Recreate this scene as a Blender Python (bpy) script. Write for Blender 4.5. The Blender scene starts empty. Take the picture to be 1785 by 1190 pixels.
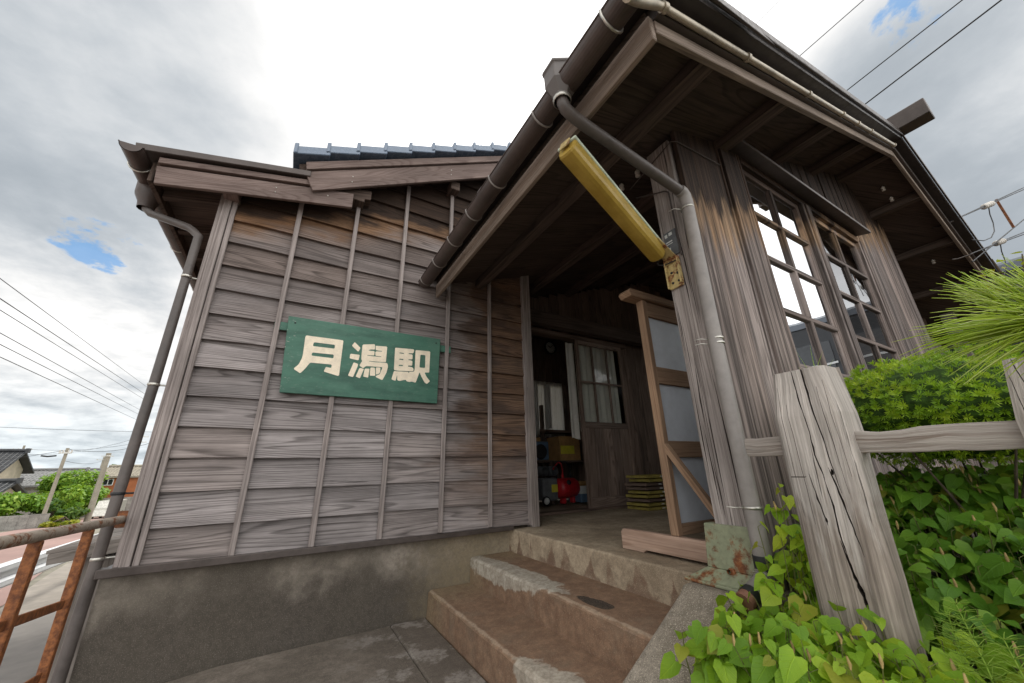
import bpy, bmesh, math, random
from mathutils import Vector, Matrix
from mathutils.geometry import tessellate_polygon
R = math.radians
rnd = random.Random(7)
SC = bpy.context.scene
COL = SC.collection

# ------------------------------------------------------------------ camera
cd = bpy.data.cameras.new('camera'); cam = bpy.data.objects.new('camera', cd); COL.objects.link(cam)
cd.sensor_width = 36; cd.lens = 12.811; cd.clip_start = 0.02; cd.clip_end = 6000
_r = Vector((0.86519219, -0.50084223, -0.02448554)); _u = Vector((-0.14560138, -0.29764952, 0.94350676)); _f = Vector((0.47983614, 0.81274954, 0.33044736))
cam.matrix_world = Matrix(((_r.x, _u.x, -_f.x, 0), (_r.y, _u.y, -_f.y, 0), (_r.z, _u.z, -_f.z, 0), (0, 0, 0, 1)))
SC.camera = cam
SC.render.resolution_x, SC.render.resolution_y = 1024, 683
SC.view_settings.view_transform = 'Standard'; SC.view_settings.look = 'None'
SC.view_settings.exposure = 0.62; SC.view_settings.gamma = 1.0
SC.cycles.max_bounces = 8; SC.cycles.diffuse_bounces = 5

# ------------------------------------------------------------------ node helper
class NT:
    def __init__(s, tree): s.t = tree; s.l = tree.links
    def n(s, typ, **kw):
        nd = s.t.nodes.new(typ)
        for k, v in kw.items():
            if k.startswith('_'): setattr(nd, k[1:], v)
        return nd
    def link(s, a, b): s.l.new(a, b)
    def setin(s, sock, v):
        if hasattr(v, 'is_output'): s.link(v, sock)
        else: sock.default_value = v
    def math(s, op, a, b=0.0, c=None, clamp=False):
        nd = s.n('ShaderNodeMath'); nd.operation = op; nd.use_clamp = clamp
        s.setin(nd.inputs[0], a); s.setin(nd.inputs[1], b)
        if c is not None: s.setin(nd.inputs[2], c)
        return nd.outputs[0]
    def mapr(s, v, a, b, c=0.0, d=1.0, smooth=True):
        nd = s.n('ShaderNodeMapRange'); nd.interpolation_type = 'SMOOTHSTEP' if smooth else 'LINEAR'
        s.setin(nd.inputs[0], v)
        for i, q in enumerate((a, b, c, d)): s.setin(nd.inputs[1 + i], q)
        return nd.outputs[0]
    def noise(s, vec, scale, detail=3.0, rough=0.5, dist=0.0):
        nd = s.n('ShaderNodeTexNoise')
        if vec is not None: s.link(vec, nd.inputs['Vector'])
        nd.inputs['Scale'].default_value = scale; nd.inputs['Detail'].default_value = detail
        nd.inputs['Roughness'].default_value = rough; nd.inputs['Distortion'].default_value = dist
        return nd.outputs['Fac']
    def comb(s, x, y, z):
        nd = s.n('ShaderNodeCombineXYZ')
        for i, q in enumerate((x, y, z)): s.setin(nd.inputs[i], q)
        return nd.outputs[0]
    def sep(s, v):
        nd = s.n('ShaderNodeSeparateXYZ'); s.link(v, nd.inputs[0]); return nd.outputs
    def mix(s, f, a, b, mode='MIX'):
        nd = s.n('ShaderNodeMix'); nd.data_type = 'RGBA'; nd.blend_type = mode
        s.setin(nd.inputs[0], f)
        for i, q in ((6, a), (7, b)):
            if isinstance(q, (tuple, list)): nd.inputs[i].default_value = (*q[:3], 1)
            else: s.link(q, nd.inputs[i])
        return nd.outputs[2]
    def ramp(s, f, stops):
        nd = s.n('ShaderNodeValToRGB'); e = nd.color_ramp.elements
        while len(e) < len(stops): e.new(0.5)
        for el, (p, c) in zip(e, stops):
            el.position = p; el.color = (*c, 1) if len(c) == 3 else c
        s.link(f, nd.inputs[0]); return nd.outputs[0]
    def bump(s, h, strength, dist=0.01):
        nd = s.n('ShaderNodeBump'); nd.inputs['Strength'].default_value = strength; nd.inputs['Distance'].default_value = dist
        s.link(h, nd.inputs['Height']); return nd.outputs[0]
    def dot(s, v, d):
        nd = s.n('ShaderNodeVectorMath'); nd.operation = 'DOT_PRODUCT'
        s.link(v, nd.inputs[0]); nd.inputs[1].default_value = d; return nd.outputs['Value']

# ------------------------------------------------------------------ world: bright broken overcast over a Nishita sky
SUN_AZ = math.atan2(0.40, 0.57); SUN_EL = R(57)      # azimuth from +Y towards +X
SD = Vector((math.sin(SUN_AZ) * math.cos(SUN_EL), math.cos(SUN_AZ) * math.cos(SUN_EL), math.sin(SUN_EL)))
w = bpy.data.worlds.new('World'); SC.world = w; w.use_nodes = True
w.node_tree.nodes.clear(); T = NT(w.node_tree)
out = T.n('ShaderNodeOutputWorld'); bg = T.n('ShaderNodeBackground'); bg.inputs['Strength'].default_value = 0.1
T.link(bg.outputs[0], out.inputs[0])
sky = T.n('ShaderNodeTexSky'); sky.sky_type = 'NISHITA'; sky.sun_disc = False
sky.sun_elevation = SUN_EL; sky.sun_rotation = SUN_AZ
gen = T.n('ShaderNodeTexCoord').outputs['Generated']
X, Y, Z = T.sep(gen)
zz = T.math('ADD', T.math('MAXIMUM', Z, 0.0), 0.22)
cv = T.comb(T.math('DIVIDE', X, zz), T.math('DIVIDE', Y, zz), 0.0)
c1 = T.noise(cv, 1.25, 7, 0.56, 0.15)
c2 = T.noise(cv, 0.62, 4, 0.5, 0.3)
c3 = T.noise(cv, 3.4, 8, 0.62, 0.2)
c4 = T.noise(cv, 9.0, 8, 0.62, 0.3)
bil = T.mapr(Z, 0.55, 0.15)                           # lower clouds show more billows
sund = T.dot(gen, SD)
glow = T.math('POWER', T.math('MAXIMUM', sund, 0.0), 6.0)
# grey cloud bodies lie to the left (-X) and to the far right (+X, -Y)
dl = Vector((-0.36, 0.62, 0.72)).normalized(); dr = Vector((0.86, 0.01, 0.50)).normalized()
gl = T.mapr(T.dot(gen, dl), 0.86, 0.985); gr = T.mapr(T.dot(gen, dr), 0.935, 0.99)
grey = T.math('ADD', T.math('MULTIPLY', gl, 0.62), T.math('MULTIPLY', gr, 1.05))
body = T.math('ADD', T.math('MULTIPLY', T.math('SUBTRACT', c1, 0.5), 2.5), T.math('MULTIPLY', T.math('SUBTRACT', c2, 0.5), 1.3))
body = T.math('ADD', body, T.math('MULTIPLY', T.math('SUBTRACT', c3, 0.5), T.math('ADD', T.math('MULTIPLY', bil, 1.0), 0.55)))
body = T.math('ADD', body, T.math('MULTIPLY', T.math('SUBTRACT', c4, 0.5), T.math('ADD', T.math('MULTIPLY', bil, 0.5), 0.25)))
lum = T.math('SUBTRACT', T.math('ADD', T.math('MULTIPLY', body, 0.48), 0.76), T.math('MULTIPLY', grey, 0.55))
lum = T.math('ADD', lum, T.math('MULTIPLY', glow, 1.15))
south = T.mapr(Y, 0.15, -0.6)                        # unseen half of the sky, brightened to fill the front wall
lum = T.math('ADD', lum, T.math('MULTIPLY', south, 0.85))
lum = T.math('SMOOTH_MAX', lum, 0.40, 0.25)
lum = T.math('MINIMUM', lum, 1.9)
ccol = T.mix(T.mapr(lum, 0.28, 0.85), (0.80, 0.90, 1.0), (1.0, 0.995, 0.985))
low = T.mapr(Z, 0.22, 0.0)                           # bluish haze near the skyline
ccol = T.mix(T.math('MULTIPLY', low, 0.55), ccol, (0.78, 0.92, 1.0))
sc_ = T.n('ShaderNodeVectorMath', _operation='SCALE'); T.link(ccol, sc_.inputs[0]); T.link(T.math('MULTIPLY', lum, 8.2), sc_.inputs['Scale'])
# breaks that let the blue through
hole = T.math('MULTIPLY', T.mapr(c1, 0.30, 0.24), 0.0)
for d, lo, hi in ((Vector((-0.355, 0.851, 0.387)).normalized(), 0.9987, 1.0), (Vector((0.741, -0.007, 0.672)).normalized(), 0.9988, 1.0)):
    hole = T.math('ADD', hole, T.mapr(T.math('ADD', T.dot(gen, d), T.math('MULTIPLY', T.math('ADD', T.math('SUBTRACT', c4, 0.5), T.math('MULTIPLY', T.math('SUBTRACT', c3, 0.55), .8)), (1 - lo) * 7)), lo, hi))
hole = T.math('MULTIPLY', T.math('MINIMUM', hole, 1.0), 0.72)
blue = T.mix(0.75, sky.outputs[0], (0.5, 2.5, 5.4))
T.link(T.mix(hole, sc_.outputs[0], blue), bg.inputs['Color'])

sl = bpy.data.lights.new('sun', 'SUN'); so = bpy.data.objects.new('sun', sl); COL.objects.link(so)
sl.energy = 1.5; sl.angle = R(12); sl.color = (1.0, 0.96, 0.88)
so.rotation_euler = SD.to_track_quat('Z', 'Y').to_euler()

# ------------------------------------------------------------------ mesh helper
class MB:
    """Collects shapes; uv 'grain': u runs along the length of each piece in metres."""
    def __init__(s): s.v = []; s.f = []; s.uv = []; s.sm = []
    def face(s, pts, uvs=None, smooth=False):
        i = len(s.v); s.v += [Vector(p) for p in pts]; s.f.append(tuple(range(i, i + len(pts))))
        s.uv.append(uvs or [(p[0] + p[1], p[2]) for p in pts]); s.sm.append(smooth)
    def raw(s, verts, faces, uvs, smooth=False):
        i = len(s.v); s.v += [Vector(p) for p in verts]
        for f, u in zip(faces, uvs):
            s.f.append(tuple(i + k for k in f)); s.uv.append(u); s.sm.append(smooth)
    def beam(s, a, b, w, h, up=(0, 0, 1), w2=None, h2=None, jit=0.0):
        """box from a to b, w across, h along up (centred)"""
        a = Vector(a); b = Vector(b); L = (b - a).length; d = (b - a) / L
        up = Vector(up); sd = d.cross(up)
        if sd.length < 1e-5: sd = d.cross(Vector((0, 1, 0)))
        sd.normalize(); up = sd.cross(d).normalized()
        w2 = w if w2 is None else w2; h2 = h if h2 is None else h2
        vs = []
        for p, ww, hh in ((a, w, h), (b, w2, h2)):
            for sx, sy in ((-1, -1), (1, -1), (1, 1), (-1, 1)):
                vs.append(p + sd * (sx * ww / 2 + rnd.uniform(-jit, jit)) + up * (sy * hh / 2 + rnd.uniform(-jit, jit)))
        fs = [(0, 1, 5, 4), (1, 2, 6, 5), (2, 3, 7, 6), (3, 0, 4, 7), (3, 2, 1, 0), (4, 5, 6, 7)]
        o = [0, w, w + h, 2 * w + h, 2 * w + 2 * h]
        uv = [[(0, o[k]), (0, o[k + 1]), (L, o[k + 1]), (L, o[k])] for k in range(4)]
        uv += [[(0, h + 3), (.02, h + 3), (.02, 3), (0, 3)], [(0, 4), (.02, 4), (.02, h + 4), (0, h + 4)]]
        s.raw(vs, fs, uv)
    def box(s, p0, p1, axis=None):
        p0 = Vector(p0); p1 = Vector(p1); d = p1 - p0; c = (p0 + p1) / 2
        if axis is None: axis = max(range(3), key=lambda k: abs(d[k]))
        a = c.copy(); b = c.copy(); a[axis] = p0[axis]; b[axis] = p1[axis]
        if axis == 2: s.beam(a, b, abs(d.x), abs(d.y), (0, 1, 0))
        elif axis == 1: s.beam(a, b, abs(d.x), abs(d.z), (0, 0, 1))
        else: s.beam(a, b, abs(d.y), abs(d.z), (0, 0, 1))
    def tube(s, pts, r, n=10, caps=True, smooth=True):
        pts = [Vector(p) for p in pts]; rr = r if isinstance(r, (list, tuple)) else [r] * len(pts)
        rings = []; prev = None; us = [0]
        for i in range(1, len(pts)): us.append(us[-1] + (pts[i] - pts[i - 1]).length)
        for i, p in enumerate(pts):
            t = ((pts[min(i + 1, len(pts) - 1)] - p).normalized() if i < len(pts) - 1 else Vector()) + ((p - pts[i - 1]).normalized() if i else Vector())
            t.normalize()
            if prev is None:
                q = t.cross(Vector((0, 0, 1)))
                if q.length < .01: q = t.cross(Vector((0, 1, 0)))
                q.normalize()
            else: q = (prev - t * prev.dot(t)).normalized()
            prev = q; e = t.cross(q)
            rings.append([p + (q * math.cos(2 * math.pi * k / n) + e * math.sin(2 * math.pi * k / n)) * rr[i] for k in range(n)])
        vs = [v for rg in rings for v in rg]; fs = []; uv = []
        for i in range(len(pts) - 1):
            for k in range(n):
                k2 = (k + 1) % n
                fs.append((i * n + k, i * n + k2, (i + 1) * n + k2, (i + 1) * n + k))
                c0 = k * 2 * math.pi * rr[i] / n; c1 = (k + 1) * 2 * math.pi * rr[i] / n
                uv.append([(us[i], c0), (us[i], c1), (us[i + 1], c1), (us[i + 1], c0)])
        s.raw(vs, fs, uv, smooth)
        if caps:
            s.face(list(reversed(rings[0])), [(0, 0)] * n); s.face(rings[-1], [(0, 0)] * n)
    def lathe(s, prof, c, n=16, axis=(0, 0, 1), smooth=True):
        """prof: list of (radius, height)"""
        ax = Vector(axis).normalized(); c = Vector(c)
        q = ax.cross(Vector((1, 0, 0)));
        if q.length < .1: q = ax.cross(Vector((0, 1, 0)))
        q.normalize(); e = ax.cross(q)
        rings = [[c + ax * h + (q * math.cos(2 * math.pi * k / n) + e * math.sin(2 * math.pi * k / n)) * max(r, 1e-4) for k in range(n)] for r, h in prof]
        vs = [v for rg in rings for v in rg]; fs = []; uv = []
        for i in range(len(prof) - 1):
            for k in range(n):
                k2 = (k + 1) % n; fs.append((i * n + k, i * n + k2, (i + 1) * n + k2, (i + 1) * n + k))
                uv.append([(prof[i][1], k / n), (prof[i][1], (k + 1) / n), (prof[i + 1][1], (k + 1) / n), (prof[i + 1][1], k / n)])
        s.raw(vs, fs, uv, smooth)
    def prism(s, poly, d):
        """planar polygon (3-D points) pushed along d"""
        d = Vector(d); a = [Vector(p) for p in poly]; b = [p + d for p in a]; n = len(a)
        e = (a[1] - a[0]).normalized(); nn = (a[1] - a[0]).cross(a[2] - a[1])
        best = max(range(n), key=lambda i: (a[(i + 1) % n] - a[i]).length); e = (a[(best + 1) % n] - a[best]).normalized()
        g = d.normalized().cross(e)
        P = lambda p: ((p - a[0]).dot(e), (p - a[0]).dot(g))
        tris = tessellate_polygon([a])
        if len(tris) == n - 2 and n > 4:
            fs = [tuple(t) for t in tris] + [tuple(n + k for k in reversed(t)) for t in tris]
        else: fs = [tuple(range(n)), tuple(range(2 * n - 1, n - 1, -1))]
        vs = a + b; uv = [[P(vs[k]) for k in f] for f in fs]
        for k in range(n):
            k2 = (k + 1) % n; fs.append((k, n + k, n + k2, k2)); pa, pb = P(a[k]), P(a[k2]); L = d.length
            uv.append([(pa[0], pa[1]), (pa[0], pa[1] + L), (pb[0], pb[1] + L), (pb[0], pb[1])])
        s.raw(vs, fs, uv)
    def build(s, name, mat, parent=None, bevel=0.0, segs=1, fixn=True):
        o = new_obj(name, s, mat, parent)
        if bevel:
            m = o.modifiers.new('bevel', 'BEVEL'); m.width = bevel; m.segments = segs; m.limit_method = 'ANGLE'; m.angle_limit = R(40)
        return o
WLOC = {}
def new_obj(name, mb, mat, parent=None):
    me = bpy.data.meshes.new(name)
    off = WLOC.get(parent.name, Vector()) if parent else Vector()
    me.from_pydata([tuple(v - off) for v in mb.v], [], mb.f)
    uvl = me.uv_layers.new(name='grain')
    flat = []
    for u in mb.uv:
        for q in u: flat += [q[0], q[1]]
    uvl.data.foreach_set('uv', flat)
    me.polygons.foreach_set('use_smooth', mb.sm)
    bm = bmesh.new(); bm.from_mesh(me)
    if len(bm.faces) < 30000: bmesh.ops.recalc_face_normals(bm, faces=bm.faces) if not getattr(mb, 'keep', False) else None
    bm.to_mesh(me); bm.free(); me.update()
    me.materials.append(mat)
    o = bpy.data.objects.new(name, me); COL.objects.link(o)
    if parent: o.parent = parent; WLOC[o.name] = off
    return o
def tag(o, label=None, cat=None, group=None, kind=None):
    if label: o['label'] = label
    if cat: o['category'] = cat
    if group: o['group'] = group
    if kind: o['kind'] = kind
    return o
def thing(name, loc, label, cat, group=None):
    o = bpy.data.objects.new(name, None); COL.objects.link(o); o.location = loc; o.empty_display_size = .1
    WLOC[o.name] = Vector(loc); return tag(o, label, cat, group)
def recentre(o, c):
    """give a single-mesh thing its own origin"""
    c = Vector(c); o.data.transform(Matrix.Translation(-c)); o.location = c; return o

# ------------------------------------------------------------------ materials
def newmat(name):
    m = bpy.data.materials.new(name); m.use_nodes = True; m.node_tree.nodes.clear(); t = NT(m.node_tree)
    o = t.n('ShaderNodeOutputMaterial'); b = t.n('ShaderNodeBsdfPrincipled'); t.link(b.outputs[0], o.inputs[0])
    return m, t, b, o
def plain(name, col, rough=.6, metal=0.0, var=.12, scale=6.0, bump=.0, spec=.4):
    m, t, b, o = newmat(name)
    ob = t.n('ShaderNodeTexCoord').outputs['Object']
    nz = t.noise(ob, scale, 5, .6); nz2 = t.noise(ob, scale * 7, 3, .6)
    f = t.math('ADD', t.math('MULTIPLY', nz, .65), t.math('MULTIPLY', nz2, .35))
    lo = tuple(c * (1 - var * 2) for c in col); hi = tuple(min(1, c * (1 + var * 1.6)) for c in col)
    t.link(t.mix(t.mapr(f, .3, .7), lo, hi), b.inputs['Base Color'])
    t.setin(b.inputs['Roughness'], t.mapr(nz2, .3, .7, rough - .08, rough + .1)); b.inputs['Metallic'].default_value = metal
    b.inputs['Specular IOR Level'].default_value = spec
    if bump: t.link(t.bump(f, bump), b.inputs['Normal'])
    return m
def wood(name, dark, light, K=9.0, su=.55, sv=4.2, crack=.5, brown=None, rough=.85, bump=.5, vary=.22, rw=.42, spec=.25, streak=0, warm=.22):
    """weathered timber; brown = function(t, pos) -> (mask, colour a, colour b) for unbleached patches and painted eave shade"""
    m, t, b, o = newmat(name)
    uvn = t.n('ShaderNodeUVMap'); uvn.uv_map = 'grain'
    U, V, _ = t.sep(uvn.outputs[0])
    geo = t.n('ShaderNodeNewGeometry'); ri = geo.outputs['Random Per Island']
    ro = t.math('MULTIPLY', ri, 91.7)
    gv = t.comb(t.math('ADD', t.math('MULTIPLY', U, su), t.math('MULTIPLY', ri, 13.0)), t.math('ADD', t.math('MULTIPLY', V, sv), ro), ro)
    n = t.noise(gv, 1.0, 2.0, .42, .12)
    saw = t.math('FRACT', t.math('MULTIPLY', n, K * 2.6))          # growth rings: soft earlywood, thin dark latewood
    ring = t.math('MULTIPLY', t.mapr(saw, .0, .45), t.mapr(saw, 1.0, .86))
    fv = t.comb(t.math('MULTIPLY', U, 3.0), t.math('MULTIPLY', V, 150.0), ro)
    fb = t.noise(fv, 1.0, 4, .65)
    fv2 = t.comb(t.math('MULTIPLY', U, 1.0), t.math('MULTIPLY', V, 46.0), t.math('ADD', ro, 5.0))
    crn = t.noise(fv2, 1.0, 5, .65, .1)
    cr = t.mapr(crn, .645, .69)
    fb = t.math('ADD', t.math('MULTIPLY', fb, .6), t.math('MULTIPLY', crn, .4))
    bl = t.noise(t.comb(t.math('MULTIPLY', U, 1.7), t.math('MULTIPLY', V, 5.0), ro), 1.0, 4, .6)
    g = t.math('ADD', t.math('MULTIPLY', ring, rw), t.math('MULTIPLY', t.mapr(fb, .3, .7), 1.0 - rw))
    col = t.mix(g, dark, light)
    if brown:
        msk, ca, cb = brown(t, geo.outputs['Position'])
        bc = t.mix(g, ca, cb); col = t.mix(msk, col, bc)
    # board to board and blotch variation
    k = t.math('ADD', t.math('MULTIPLY', t.math('SUBTRACT', t.math('FRACT', t.math('MULTIPLY', ri, 7.31)), .5), vary * 2), 1.0)
    k = t.math('MULTIPLY', k, t.mapr(bl, .3, .72, .78, 1.16))
    if streak:
        stn = t.noise(t.comb(t.math('MULTIPLY', U, .55), t.math('MULTIPLY', V, 30.0), t.math('ADD', ro, 9.0)), 1.0, 4, .6)
        k = t.math('MULTIPLY', k, t.mapr(stn, .36, .62, 1.0 - streak, 1.0 + streak * .35))
    if warm:
        wr = t.math('FRACT', t.math('MULTIPLY', ri, 23.7)); col = t.mix(t.math('MULTIPLY', t.mapr(wr, .35, 1.0), warm), col, t.mix(1.0, col, (1.12, .92, .76), 'MULTIPLY'))
    v = t.n('ShaderNodeVectorMath', _operation='SCALE'); t.link(col, v.inputs[0]); t.link(k, v.inputs['Scale'])
    col = t.mix(t.math('MULTIPLY', cr, crack), v.outputs[0], tuple(c * .22 for c in dark))
    t.link(col, b.inputs['Base Color']); b.inputs['Roughness'].default_value = rough
    b.inputs['Specular IOR Level'].default_value = spec
    h = t.math('SUBTRACT', g, t.math('MULTIPLY', cr, 1.2))
    t.link(t.bump(h, bump, .004), b.inputs['Normal'])
    return m
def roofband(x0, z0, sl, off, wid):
    """unbleached wood with eave shade painted in, above a line that follows the eaves"""
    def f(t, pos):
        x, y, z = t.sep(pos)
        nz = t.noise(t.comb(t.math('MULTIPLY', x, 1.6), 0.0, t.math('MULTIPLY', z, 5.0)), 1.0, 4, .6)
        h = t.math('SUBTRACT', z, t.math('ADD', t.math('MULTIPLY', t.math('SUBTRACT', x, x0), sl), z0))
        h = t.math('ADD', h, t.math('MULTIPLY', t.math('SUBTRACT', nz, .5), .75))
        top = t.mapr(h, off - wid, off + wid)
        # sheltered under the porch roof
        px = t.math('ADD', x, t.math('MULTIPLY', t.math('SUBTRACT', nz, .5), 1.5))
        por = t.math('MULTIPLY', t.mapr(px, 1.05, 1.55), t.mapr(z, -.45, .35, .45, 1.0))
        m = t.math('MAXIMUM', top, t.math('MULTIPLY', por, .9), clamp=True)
        tan = t.mapr(h, off + wid * .75, off + wid * 1.7)             # dirt and eave shadow painted as dark wood above, bare tan wood below
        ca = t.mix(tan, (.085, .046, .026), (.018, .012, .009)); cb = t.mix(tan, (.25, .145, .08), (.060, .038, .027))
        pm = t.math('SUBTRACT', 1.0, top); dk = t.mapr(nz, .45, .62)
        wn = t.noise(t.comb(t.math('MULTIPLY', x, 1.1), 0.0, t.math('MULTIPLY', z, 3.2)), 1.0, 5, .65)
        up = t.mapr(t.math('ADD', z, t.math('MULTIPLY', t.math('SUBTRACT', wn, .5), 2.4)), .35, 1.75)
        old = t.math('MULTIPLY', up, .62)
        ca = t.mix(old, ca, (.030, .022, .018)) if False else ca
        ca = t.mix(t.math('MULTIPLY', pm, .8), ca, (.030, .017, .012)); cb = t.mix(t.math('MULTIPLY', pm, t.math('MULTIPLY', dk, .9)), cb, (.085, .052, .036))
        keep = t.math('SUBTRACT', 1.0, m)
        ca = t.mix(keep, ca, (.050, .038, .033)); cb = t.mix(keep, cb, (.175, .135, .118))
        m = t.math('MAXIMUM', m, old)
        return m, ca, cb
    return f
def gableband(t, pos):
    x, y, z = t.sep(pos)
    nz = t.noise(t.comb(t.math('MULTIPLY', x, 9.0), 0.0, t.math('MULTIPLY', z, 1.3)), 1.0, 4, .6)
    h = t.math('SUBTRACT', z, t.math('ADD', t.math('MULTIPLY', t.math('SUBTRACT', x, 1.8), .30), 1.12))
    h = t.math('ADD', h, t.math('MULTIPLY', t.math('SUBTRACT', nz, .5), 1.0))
    tan = t.mapr(h, .26, .40)  # dark top paints dirt plus eave shadow above the tan band
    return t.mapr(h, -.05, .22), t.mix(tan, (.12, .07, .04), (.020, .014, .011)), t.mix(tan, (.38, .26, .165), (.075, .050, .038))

def postband(t, pos):
    x, y, z = t.sep(pos)
    nz = t.noise(t.comb(0.0, t.math('MULTIPLY', y, 16.0), t.math('MULTIPLY', z, 2.2)), 1.0, 5, .65)
    h = t.math('ADD', z, t.math('MULTIPLY', t.math('SUBTRACT', nz, .5), 1.1))
    a = t.math('MULTIPLY', t.mapr(h, -.10, -.32), .75)
    g = t.mapr(t.noise(t.comb(0.0, t.math('MULTIPLY', y, 40.0), t.math('MULTIPLY', z, 3.0)), 1.0, 4, .6), .56, .70)
    return t.math('MAXIMUM', a, t.math('MULTIPLY', g, .55)), (.11, .085, .068), (.43, .36, .30)

M = {}
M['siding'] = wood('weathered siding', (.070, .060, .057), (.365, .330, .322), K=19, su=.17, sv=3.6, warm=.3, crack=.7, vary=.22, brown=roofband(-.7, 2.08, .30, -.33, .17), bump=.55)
M['batten'] = wood('weathered batten', (.14, .118, .11), (.43, .385, .37), K=4, su=.2, sv=8, crack=.7, rw=.25)
M['board'] = wood('weathered fascia board', (.125, .088, .078), (.24, .188, .17), K=13, su=.45, sv=4.0, crack=.45)
M['fasc'] = wood('sun bleached fascia', (.16, .125, .10), (.36, .295, .245), K=7, su=.25, sv=8, crack=.5, rw=.3)
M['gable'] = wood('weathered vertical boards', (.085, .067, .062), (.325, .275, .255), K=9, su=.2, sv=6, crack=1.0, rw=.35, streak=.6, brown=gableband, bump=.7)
M['post'] = wood('old grey post', (.115, .095, .086), (.40, .355, .33), K=6, su=.2, sv=8, crack=1.0, rw=.25, bump=1.0)
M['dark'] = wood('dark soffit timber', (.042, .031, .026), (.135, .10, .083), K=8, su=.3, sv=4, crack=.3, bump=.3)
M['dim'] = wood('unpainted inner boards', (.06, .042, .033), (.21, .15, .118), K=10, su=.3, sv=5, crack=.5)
M['fence'] = wood('silvered fence timber', (.31, .285, .262), (.76, .72, .675), K=5, su=.11, sv=6, crack=.85, bump=1.0, vary=.05, rw=.2, streak=.22, brown=postband)
M['rail'] = wood('silvered rail timber', (.17, .125, .095), (.52, .475, .43), K=6, su=.3, sv=12, crack=.7, bump=.9, rw=.3)
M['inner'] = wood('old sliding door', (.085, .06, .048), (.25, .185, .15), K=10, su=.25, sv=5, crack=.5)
M['new'] = wood('planed cedar', (.19, .115, .072), (.39, .265, .175), K=7, su=.25, sv=7, crack=.1, bump=.2, vary=.1, rw=.35)
M['plank'] = wood('planed foot plank', (.27, .175, .125), (.52, .38, .30), K=8, su=.35, sv=5, crack=.2, bump=.3, rw=.35)
M['gutter'] = plain('brown pvc', (.075, .055, .048), .42, 0, .14, 4)
M['pipe'] = plain('grey brown pvc', (.25, .228, .212), .45, 0, .13, 3)
M['pipeL'] = plain('dull grey brown pvc', (.105, .09, .083), .42, 0, .16, 3)
M['flash'] = plain('brown sheet metal', (.088, .072, .065), .42, .35, .12, 5)
M['flashd'] = plain('dark sheet metal', (.055, .045, .042), .42, .4, .15, 5)
M['steel'] = plain('galvanised steel', (.55, .53, .48), .38, .85, .15, 8)
M['conduit'] = plain('weathered conduit', (.42, .37, .29), .4, .55, .18, 9)
M['tile'] = plain('glazed roof tile', (.15, .20, .275), .24, 0, .06, 3, spec=.7)
M['greytile'] = plain('grey far tiles', (.20, .20, .195), .6, 0, .15, 2)
M['tiled'] = plain('black roof tile', (.045, .047, .05), .4, 0, .2, 3)
M['porc'] = plain('porcelain', (.62, .58, .52), .25, 0, .1, 9)
M['wire'] = plain('black cable', (.018, .018, .02), .5, 0, .1, 9)
M['greyw'] = plain('grey cable', (.30, .28, .26), .5, 0, .1, 9)
M['crack'] = plain('shade in timber cracks', (.035, .026, .02), .95, 0, .3, 20)  # darkens the cut faces, painting the shade inside the cracks
M['black'] = plain('black rubber', (.02, .02, .021), .55, 0, .15, 9)
M['clay'] = plain('clay pipe', (.20, .095, .062), .7, 0, .15, 9)
M['cream'] = plain('cream paint', (.86, .75, .58), .6, 0, .07, 14)
M['white'] = plain('white paint', (.74, .75, .74), .5, 0, .06, 5)
M['cloth'] = plain('cotton curtain', (.74, .70, .63), .9, 0, .08, 4)
M['cloth2'] = plain('grey net curtain', (.42, .43, .44), .9, 0, .08, 4)
M['panel'] = plain('blue grey plastic sheet', (.55, .58, .63), .38, 0, .06, 3)
M['red'] = plain('red enamel', (.48, .020, .028), .34, 0, .15, 9)
M['grey'] = plain('grey plastic', (.13, .135, .14), .5, 0, .15, 9)
M['card'] = plain('cardboard', (.38, .22, .085), .85, 0, .15, 6)
M['olive'] = plain('olive trays', (.28, .225, .055), .55, 0, .2, 9)
M['blue'] = plain('blue crate plastic', (.10, .16, .24), .5, 0, .15, 9)
M['paper'] = plain('paper', (.65, .65, .62), .8, 0, .06, 9)
M['yellow'] = plain('yellow label', (.62, .55, .05), .6, 0, .1, 9)
M['soil'] = plain('soil', (.045, .034, .024), .95, 0, .3, 8, .6)
M['bark'] = plain('bark', (.10, .075, .055), .9, 0, .3, 9, .5)
M['plaster'] = plain('cream render', (.50, .43, .33), .85, 0, .1, 2)
M['wallgrey'] = plain('grey render', (.42, .40, .37), .85, 0, .12, 2)
M['orange'] = plain('rust orange cladding', (.36, .12, .045), .7, 0, .1, 2)
M['concpole'] = plain('concrete pole', (.30, .27, .215), .85, 0, .12, 2)
M['block'] = plain('concrete block', (.27, .255, .23), .9, 0, .2, 3)
M['asphalt'] = plain('worn asphalt', (.20, .185, .17), .9, 0, .14, .8, .3)
M['roadred'] = plain('rust stained road', (.30, .195, .17), .9, 0, .1, .3)
M['gravel'] = plain('worn concrete apron', (.27, .24, .205), .9, 0, .15, .9, .3)
M['land'] = plain('dry verge', (.20, .185, .145), .95, 0, .25, .4)
M['glassdark'] = plain('dark window', (.03, .035, .04), .08, 0, .1, 2, spec=.6)
M['galv'] = plain('guard rail paint', (.70, .72, .74), .45, .1, .06, 2)
M['tin'] = wood('grey shed boards', (.13, .115, .10), (.32, .29, .265), K=4, crack=.5)
M['caryellow'] = plain('railcar yellow', (.55, .34, .06), .4, 0, .08, 2)
M['cargreen'] = plain('railcar dark band', (.03, .032, .036), .4, 0, .08, 2)
M['carroof'] = plain('railcar roof', (.035, .045, .06), .4, .2, .15, 2)

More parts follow.
